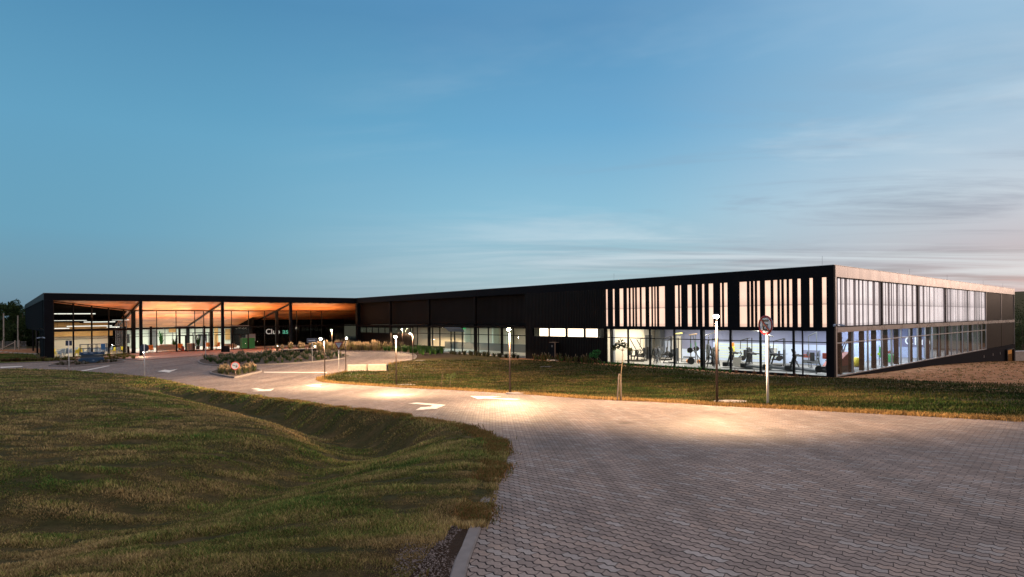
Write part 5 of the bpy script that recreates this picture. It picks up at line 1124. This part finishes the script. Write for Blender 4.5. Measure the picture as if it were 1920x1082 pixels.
# ------------------------------------------------------------------ gym equipment
def gl_(t, s, z=0): p = BL(t, s); return (p.x, p.y, z)
tm = thing('treadmill', 'black treadmill directly behind the pale pole of the no parking sign', 'treadmill', gl_(2.9, 5), ANG, 'treadmills along the gym glass')
MB().cbox((0, -.35, .17), (.78, 1.75, .16), 0, .07).build('deck', M['gymgrey'], tm, bevel=.02); MB().cbox((0, -.35, .26), (.5, 1.6, .02), 0, .07).build('belt', M['gymblack'], tm)
MB().box(-.38, .38, .35, .85, .1, .42).build('motor_hood', M['gymblack'], tm, bevel=.06)
for sx in (-.38, .38): MB().tube([(sx, .5, .15), (sx*1.0, .22, 1.15)], [.06, .05], 8).build('upright', M['gymblack'], tm)
MB().tube([(-.42, .25, 1.12), (-.42, -.35, 1.08)], .04, 8).tube([(.42, .25, 1.12), (.42, -.35, 1.08)], .04, 8).cbox((0, .2, 1.14), (.86, .25, .1)).build('handrail', M['gymblack'], tm)
MB().cbox((0, .32, 1.38), (.66, .09, .36), 0, -.35).build('console', M['gymblack'], tm, bevel=.02); mm = MB(); [mm.cbox((-.24+k*.08, .395, 1.44), (.04, .01, .03), 0, -.35) for k in range(7)]; mm.build('display_lights', emat('display', (.9, .95, 1), 1.2), tm)
tlab = ['black treadmill with a cream box leaning inside it, first from the left', 'black treadmill second from the left, behind a thin window post', 'black treadmill third from the left, directly right of the sign pole', 'black treadmill nearest the building corner']
for i, px in enumerate((1378, 1412, 1455, 1497)):
    s_ = S(px, 2.6); lo = gl_(2.6, s_); ro = ANG+math.radians(10)
    if i == 0: tm.scale = (1.12, 1.12, 1.12); tm.location = lo; tm.rotation_euler = (0, 0, ro); tm['label'] = tlab[0]
    else: dup(tm, lo, ro, tlab[i], sc=1.12)
s_ = S(1381, 2.5); o = MB().cbox((0, 0, .5), (.05, .7, .75), 0, 0, .15).build('cardboard_panel', M['cream']); o.location = gl_(2.15, s_-.2, .03); o.rotation_euler = (0, 0, ANG); tag(o, 'cream cardboard sheet leaning on the first treadmill', 'board')
def machine(name, label, cat, t, s, rz, tubes, boxes=(), plates=(), col='gymblack', tr=.035, bm='gymblack'):
    e_ = thing(name, label, cat, gl_(t, s), ANG+rz); mm = MB()
    for tb in tubes: mm.tube(tb, tr, 6)
    mm.build('frame', M[col], e_)
    for c_, d_, m_ in boxes: MB().cbox(c_, d_).build('pad', M[m_], e_, bevel=.02)
    for c_, r_, ax in plates: MB().disc(c_, r_, .05, ax, 16).build('weight_plate', M[bm], e_)
    return e_
for i, (px, lb) in enumerate(((1187, 'black lever machine with a tall angled arm against the cream wall, left one'), (1199, 'black lever machine against the cream wall, right one'))):
    t_ = 3.2; machine('lever_machine', lb, 'exercise machine', t_, S(px, t_), .3, [[(-.4, -.5, .05), (-.4, .6, .05)], [(.4, -.5, .05), (.4, .6, .05)], [(0, -.4, .05), (0, -.3, .9), (.1, .2, 1.0), (.2, .5, .5), (.25, .6, .05)], [(0, -.3, .9), (0, .25, 1.9)], [(0, .25, 1.9), (.2, .3, 1.85)], [(-.4, 0, .05), (-.3, .1, .8), (.3, .2, .9), (.45, .4, .1)], [(.3, .2, .9), (.6, .5, .85)]], [((0, 0, .45), (.35, .45, .1), 'gymblack'), ((0, .3, .75), (.35, .1, .5), 'gymblack')])
def plate_rack(label, t, s, rz, w, h, n_, seed):
    e_ = thing('weight_rack', label, 'weight rack', gl_(t, s), ANG+rz); mm = MB()
    for sx in (-w/2, w/2): mm.tube([(sx, -.25, 0), (sx, 0, h)], .035, 6).tube([(sx, .25, 0), (sx, 0, h)], .035, 6)
    for k in range(4): mm.tube([(-w/2, 0, h*(k+.6)/4.2), (w/2, 0, h*(k+.6)/4.2)], .03, 6)
    mm.build('frame', M['gymblack'], e_); rr = random.Random(seed)
    for k in range(n_):
        c_ = (rr.uniform(-w/2, w/2), -.12+rr.uniform(-.1, .1), rr.uniform(.15, h)); d_ = MB().disc(c_, rr.uniform(.06, .2), .05, 'y', 14).build('weight_plate', M['gymblack' if rr.random() < .6 else 'gymgrey'], e_)
        MB().disc((c_[0], c_[1]-.03, c_[2]), .025, .02, 'y', 8).build('hub', M['chrome'], d_)
plate_rack('crowded black weight rack left of the tall power rack', 2.6, S(1228, 2.6), .4, 1.3, 1.25, 34, 1)
plate_rack('dense stack of weight plates and bars behind the nearest lamp pole', 2.4, S(1337, 2.4), .3, 1.7, 1.6, 52, 2)
machine('power_rack', 'tall power rack with pale yellow cross bars and lime pads', 'power rack', 4.2, S(1287, 4.2), .35, [[(-.9, -.5, 0), (-.9, -.5, 2.35)], [(.9, -.5, 0), (.9, -.5, 2.35)], [(-.9, .6, 0), (-.9, .6, 2.35)], [(.9, .6, 0), (.9, .6, 2.35)], [(-.9, -.5, .05), (-.9, .6, .05)], [(.9, -.5, .05), (.9, .6, .05)], [(0, -.9, 0), (0, -.5, 2.3)], [(0, -.5, 1.1), (.4, -1.2, 0)]], [((0, -.5, 2.38), (2.7, .10, .08), 'wood_yellow'), ((0, .6, 2.45), (2.2, .10, .08), 'yellow'), ((-.5, -.3, 1.0), (.5, .2, .16), 'lime'), ((-.9, -.52, 1.45), (.09, .05, .5), 'green'), ((.9, -.52, 1.45), (.09, .05, .5), 'green'), ((-.5, -.3, .55), (.4, .9, .08), 'gymblack')], [((-1.15, -.5, 1.15), .22, 'x'), ((1.15, -.5, 1.15), .22, 'x'), ((-1.3, -.6, .3), .28, 'x')], 'gymgrey', .04)
for i, (t_, px, z_) in enumerate(((4.6, 1289, .12), (4.9, 1297, .12), (4.8, 1309, .12))):
    p = gl_(t_, S(px, t_), z_); e_ = thing('medicine_ball', ['orange ball on the gym floor, left of three', 'orange ball on the gym floor, middle of three', 'orange ball on the gym floor beside the thick column'][i], 'ball', p, 0, 'orange balls on the gym floor'); MB().ball((0, 0, .05), .17, 14).build('shell', M['orange'], e_, True); MB().ring((0, 0, .05), .165, .012, 'z', 20, 4).build('seam', M['gymblack'], e_)
machine('cable_arch', 'wide arched cable machine with a pale curved top bar', 'exercise machine', 6.0, S(1383, 6.0), PI/2+.1, [[(-2.6, 0, 2.25), (-1.4, 0, 2.7), (0, 0, 2.85), (1.4, 0, 2.7), (2.6, 0, 2.25)], [(-2.3, 0, 0), (-2.3, 0, 2.3)], [(2.3, 0, 0), (2.3, 0, 2.3)], [(-2.3, -.4, .05), (-2.3, .4, .05)], [(2.3, -.4, .05), (2.3, .4, .05)]], [((-2.3, .15, .9), (.25, .2, 1.3), 'gymgrey'), ((2.3, .15, .9), (.25, .2, 1.3), 'gymgrey')], (), 'chrome', .045)
machine('boxing_dummy', 'small yellow and red hanging training dummy behind the first treadmill', 'training bag', 4.2, S(1373, 4.2), 0, [[(0, 0, 3.2), (0, 0, 2.05)]], [((0, 0, 1.85), (.22, .22, .32), 'orange'), ((0, 0, 1.35), (.32, .24, .65), 'yellow'), ((0, 0, .75), (.2, .2, .5), 'gymblack')], (), 'gymblack', .015)
machine('spin_bike', 'black spin bike beside the corner column', 'exercise bike', 1.9, S(1543, 1.9), .5, [[(-.25, -.5, .05), (.25, -.5, .05)], [(-.25, .5, .05), (.25, .5, .05)], [(0, -.5, .05), (0, 0, .35), (0, .5, .05)], [(0, -.1, .3), (0, -.25, .95)], [(0, .1, .35), (0, .35, 1.1)], [(-.2, .4, 1.12), (.2, .4, 1.12)]], [((0, -.27, .98), (.2, .28, .07), 'gymblack'), ((0, .35, 1.15), (.15, .1, .15), 'gymgrey')], [((0, .3, .35), .26, 'x')], 'gymblack', .03)
machine('weight_bench', 'grey weight bench in front of the blue back wall', 'bench', 6.5, S(1520, 6.5), .2, [[(-.5, 0, .05), (.5, 0, .05)], [(0, 0, .05), (0, 0, .45)], [(.7, -.3, 0), (.7, -.3, 2.9)], [(.7, .3, 0), (.7, .3, 2.6)], [(.7, -.3, 2.9), (.9, .3, 2.6)]], [((-.1, 0, .5), (1.2, .35, .09), 'gymblack'), ((.5, 0, .9), (.1, .35, .7), 'gymblack')], [((.7, -.4, 1.1), .2, 'y'), ((.7, .4, 1.1), .2, 'y')], 'gymgrey', .04)
machine('rowing_machine', 'low dark bench machine behind the last treadmill', 'exercise machine', 5.6, S(1487, 5.6), .1, [[(-.8, 0, .2), (.8, 0, .3)], [(-.6, -.3, 0), (-.4, 0, .5)], [(.3, -.3, 0), (.2, .1, .95)], [(.2, .1, .95), (.6, .1, 1.2)]], [((0, 0, .42), (.9, .3, .09), 'gymblack')], (), 'gymblack', .035)
machine('notice_cabinet', 'blue and red rack standing at the pale blue back wall', 'rack', 9.3, S(1520, 9.3), 0, [[(-.1, -.7, 0), (-.1, -.7, 1.3)], [(-.1, .7, 0), (-.1, .7, 1.3)]], [((0, 0, 1.05), (.2, 1.5, .5), 'blue_wall_up'), ((-.12, .35, .8), (.05, .6, .3), 'brick_red'), ((0, 0, .3), (.2, 1.4, .3), 'gymgrey')], (), 'gymgrey', .03)
for i, (t_, px, rz_, lb) in enumerate(((4.5, 1215, .2, 'black cable tower between the lever machines and the plate rack'), (6.5, 1258, .5, 'black cable tower beside the inner grey pier'), (3.6, 1268, .2, 'black squat machine left of the power rack'), (5.0, 1345, .4, 'black cable tower behind the dense weight stack'), (6.8, 1405, .0, 'black cable tower behind the second treadmill'), (7.0, 1470, .3, 'black cable tower behind the last treadmills'))):
    machine('cable_tower', lb, 'exercise machine', t_, S(px, t_), rz_, [[(-.35, 0, 0), (-.35, 0, 2.1), (.35, 0, 2.1), (.35, 0, 0)], [(-.35, .1, .05), (-.5, .9, .05)], [(.35, .1, .05), (.5, .9, .05)], [(0, 0, 2.1), (0, .7, 1.9), (0, .75, 1.2)], [(-.5, .9, .05), (-.1, .6, .8), (.3, .9, 1.0)]], [((0, .6, .5), (.4, .5, .1), 'gymblack'), ((0, .35, .85), (.4, .1, .6), 'gymblack'), ((0, 0, .7), (.3, .16, 1.1), 'gymgrey' if i % 2 else 'gymblack')], [((-.45, .3, .5+.1*i % .4), .2, 'x'), ((.5, .3, .6), .17, 'x')])
machine('locker_desk', 'white desk with a beige seat at the back of the gym', 'desk', 8.6, S(1455, 8.6), 0, [[(-.3, -.8, 0), (-.3, -.8, .9)], [(-.3, .8, 0), (-.3, .8, .9)]], [((0, 0, .92), (.6, 1.8, .06), 'signwhite'), ((.2, .3, 1.05), (.12, .5, .7), 'sofa')], (), 'gymgrey', .03)
# behind the side face: climbing machine, yellow ball, green stools
e_ = machine('stair_climber', 'big stair climber with a rusty red curved shroud behind the corner glass', 'exercise machine', 5.0, 1.6, 0, [[(-.9, .3, .1), (-.8, .3, 1.1), (-.1, .3, 1.7), (.9, .3, 2.2)], [(-.9, -.3, .1), (-.8, -.3, 1.1), (-.1, -.3, 1.7), (.9, -.3, 2.2)], [(-.1, .3, 1.7), (0, .3, 1.3), (.9, .3, 2.2)], [(-.1, -.3, 1.7), (0, -.3, 1.3), (.9, -.3, 2.2)], [(.3, 0, 1.4), (.7, 0, 2.3)]], [((-1.3, .3, 1.1), (.1, .3, .4), 'brick_red'), ((-.6, .2, 1.1), (.1, .4, .5), 'brick_red')], (), 'gymblack', .035)
pr_ = [(-1.6, .05), (-1.3, .45), (-.6, .85), (.2, 1.15), (.8, 1.3), (1.0, 1.2), (1.05, .05)]
mm = MB(); mm.add([(x, -.45, z) for x, z in pr_]+[(x, .45, z) for x, z in pr_], [tuple(range(7)), tuple(range(13, 6, -1))]+[(i, (i+1) % 7, (i+1) % 7+7, i+7) for i in range(7)]); mm.build('shroud', M['brick_red'], e_); MB().box(-1.7, 1.2, -.47, .47, .02, .4).build('base', M['gymblack'], e_)
e_ = thing('exercise_ball', 'large yellow exercise ball behind the side glass', 'ball', gl_(8.1, 1.35), 0); MB().ball((0, 0, .55), .38, 18).build('shell', M['yellow'], e_, True); MB().ring((0, 0, .16), .25, .04, 'z', 18, 5).build('stand', M['gymblack'], e_)
for i, (t_, s_) in enumerate(((16.5, 1.4), (17.6, 1.6), (11.6, 1.2), (13.3, 1.2))): 
    machine('green_stool', ['green plyo box left of the pair behind the side glass', 'green plyo box right of the pair behind the side glass', 'green post machine behind the second side bay', 'slim green stand behind the second side bay'][i], 'gym box', t_, s_, 0, [[(-.3, -.2, 0), (-.3, -.2, .9 if i < 2 else 1.7)], [(.3, .2, 0), (.3, .2, .9 if i < 2 else 1.7)]], [((0, 0, .4), (.8, .5, .6), 'green') if i < 2 else ((0, 0, 1.1), (.25, .2, .9), 'green'), ((0, .1, .95), (.3, .2, .2), 'brick_red' if i < 2 else 'lime')], (), 'gymblack', .025)
machine('white_frame_rack', 'white pipe frame standing behind the side glass', 'rack', 9.2, 2.6, 0, [[(-1, 0, 0), (-1, 0, 1.5), (1, 0, 1.5), (1, 0, 0)], [(-1, 0, .8), (1, 0, .8)], [(0, 0, 0), (0, 0, 1.5)]], (), (), 'pole_white', .04)

# ------------------------------------------------------------------ lobby and restaurant furniture
def chair(label, cat, col, group):
    e_ = thing('dining_chair', label, cat, (0, 0, 0), 0, group)
    MB().cbox((0, 0, .45), (.42, .42, .05)).build('seat', M[col], e_, bevel=.01); MB().cbox((0, .2, .68), (.42, .04, .42), 0, -.1).build('backrest', M[col], e_, bevel=.01)
    for sx in (-.18, .18):
        for sy in (-.18, .18): MB().tube([(sx*1.1, sy*1.1, 0), (sx, sy, .43)], .018, 5).build('leg', M[col], e_)
    return e_
def table(label):
    e_ = thing('dining_table', label, 'table', (0, 0, 0), 0, 'tables in the restaurant'); MB().disc((0, 0, .74), .42, .04, 'z', 20).build('tabletop', M['signwhite'], e_); MB().tube([(0, 0, .03), (0, 0, .72)], .035, 8).disc((0, 0, .02), .22, .03, 'z', 16).build('pedestal', M['chrome'], e_); return e_
ch_w = chair('white dining chair in the restaurant', 'chair', 'signwhite', 'white chairs in the restaurant'); ch_y = chair('yellow dining chair in the restaurant', 'chair', 'yellow', 'yellow chairs in the restaurant'); tb0 = table('white round dining table in the restaurant')
first = {id(ch_w): 1, id(ch_y): 1, id(tb0): 1}
def place(o, loc, rz):
    if first.get(id(o)): first[id(o)] = 0; o.location = loc; o.rotation_euler = (0, 0, rz); return o
    return dup(o, loc, rz)
rr = random.Random(3)
for i, (t_, s_) in enumerate([(-38, 75.2), (-36.3, 76.6), (-34.5, 77.8), (-32.6, 79.0), (-37.6, 78.2), (-35.6, 79.8), (-33.6, 81), (-31.4, 80.6), (-37.4, 81.6), (-35, 83), (-32.4, 83.4)]):
    place(tb0, gl_(t_, s_, .012), rr.uniform(0, 1))
    for k in range(3):
        a = rr.uniform(0, .8)+k*2.1; place(ch_y if (i*3+k) % 4 == 1 else ch_w, gl_(t_+.68*math.cos(a), s_+.68*math.sin(a), .012), ANG+a-PI/2)
arm = thing('lounge_chair', 'orange lounge chair at the left end of the lobby', 'armchair', gl_(T(282, 81), 81, .012), ANG, 'orange lounge chairs in the lobby')
MB().cbox((0, 0, .38), (.7, .65, .16)).build('seat', M['orange'], arm, bevel=.04); MB().cbox((0, .3, .7), (.7, .12, .55), 0, -.2).build('backrest', M['orange'], arm, bevel=.04)
for sx in (-.28, .28):
    for sy in (-.25, .25): MB().tube([(sx*1.1, sy*1.1, 0), (sx, sy, .32)], .02, 5).build('leg', M['frame'], arm)
for px, s_, lb in ((339.5, 83, 'orange lounge chair seen through the first glass door'), (392, 85, 'orange lounge chair left of the thick entrance column'), (406, 84, 'orange lounge chair right of the thick entrance column')): dup(arm, gl_(T(px, s_), s_, .012), ANG+px, lb)
sf = thing('sofa', 'long pale sofa on the left of the lobby', 'sofa', gl_(T(312, 82), 82, .012), ANG, 'pale sofas in the lobby')
MB().cbox((0, 0, .28), (2.6, .85, .36)).build('seat', M['sofa'], sf, bevel=.05); MB().cbox((0, .36, .6), (2.6, .2, .5)).build('backrest', M['sofa'], sf, bevel=.05); MB().cbox((-1.2, 0, .5), (.2, .8, .3)).build('armrest', M['sofa'], sf, bevel=.04); MB().cbox((1.2, 0, .5), (.2, .8, .3)).build('armrest', M['sofa'], sf, bevel=.04)
dup(sf, gl_(T(318, 86), 86, .012), ANG, 'second pale sofa behind the long one'); dup(sf, gl_(T(430, 84), 84, .012), ANG+.3, 'pale sofa behind the right entrance doors', sc=.8)
e_ = thing('pouf', 'round pale ottoman behind the second glass door', 'ottoman', gl_(T(357, 81.5), 81.5, .012)); MB().disc((0, 0, .5), .6, .95, 'z', 24).build('body', M['sofa'], e_, bevel=.05); MB().disc((0, 0, 1.0), .6, .05, 'z', 24).build('top', M['cream'], e_)
e_ = thing('side_table', 'small rusty cone shaped stool behind the first glass door', 'stool', gl_(T(342, 80.6), 80.6, .012)); MB().tube([(0, 0, 0), (0, 0, .65)], [.3, .14], 16).build('base', M['brick_red'], e_); MB().disc((0, 0, .67), .2, .04, 'z', 16).build('top', M['brick_red'], e_)
e_ = thing('reception_counter', 'green reception cube behind the right entrance glass', 'counter', gl_(T(463, 81), 81, .012), ANG); MB().box(-.9, 1.0, -.5, .5, 0, 1.55).build('body', M['green'], e_); MB().box(-.95, 1.05, -.55, .55, 1.551, 1.6).build('top', M['green'], e_)
for px, s_, h_, lb in ((371, 84, 1.9, 'tall potted plant behind the middle glass door'), (302, 88, 2.4, 'large dark potted plant at the back left of the lobby'), (326, 84, 1.4, 'leafy potted plant near the sofas')):
    e_ = thing('potted_plant', lb, 'potted plant', gl_(T(px, s_), s_, .012)); MB().tube([(0, 0, 0), (0, 0, .5)], [.2, .28], 16).build('pot', M['gymblack'], e_); o = clumpmesh('leaves', 26, h_, .6, [(.03, .12, .03), (.02, .08, .02)], .16, seed=int(px)); o.parent = e_; o.location = (0, 0, .45)

for o in list(COL.objects):
    if o.get('category') in ('exercise machine', 'weight rack', 'power rack') and o.parent is None: o.scale = (1.18, 1.18, 1.12)
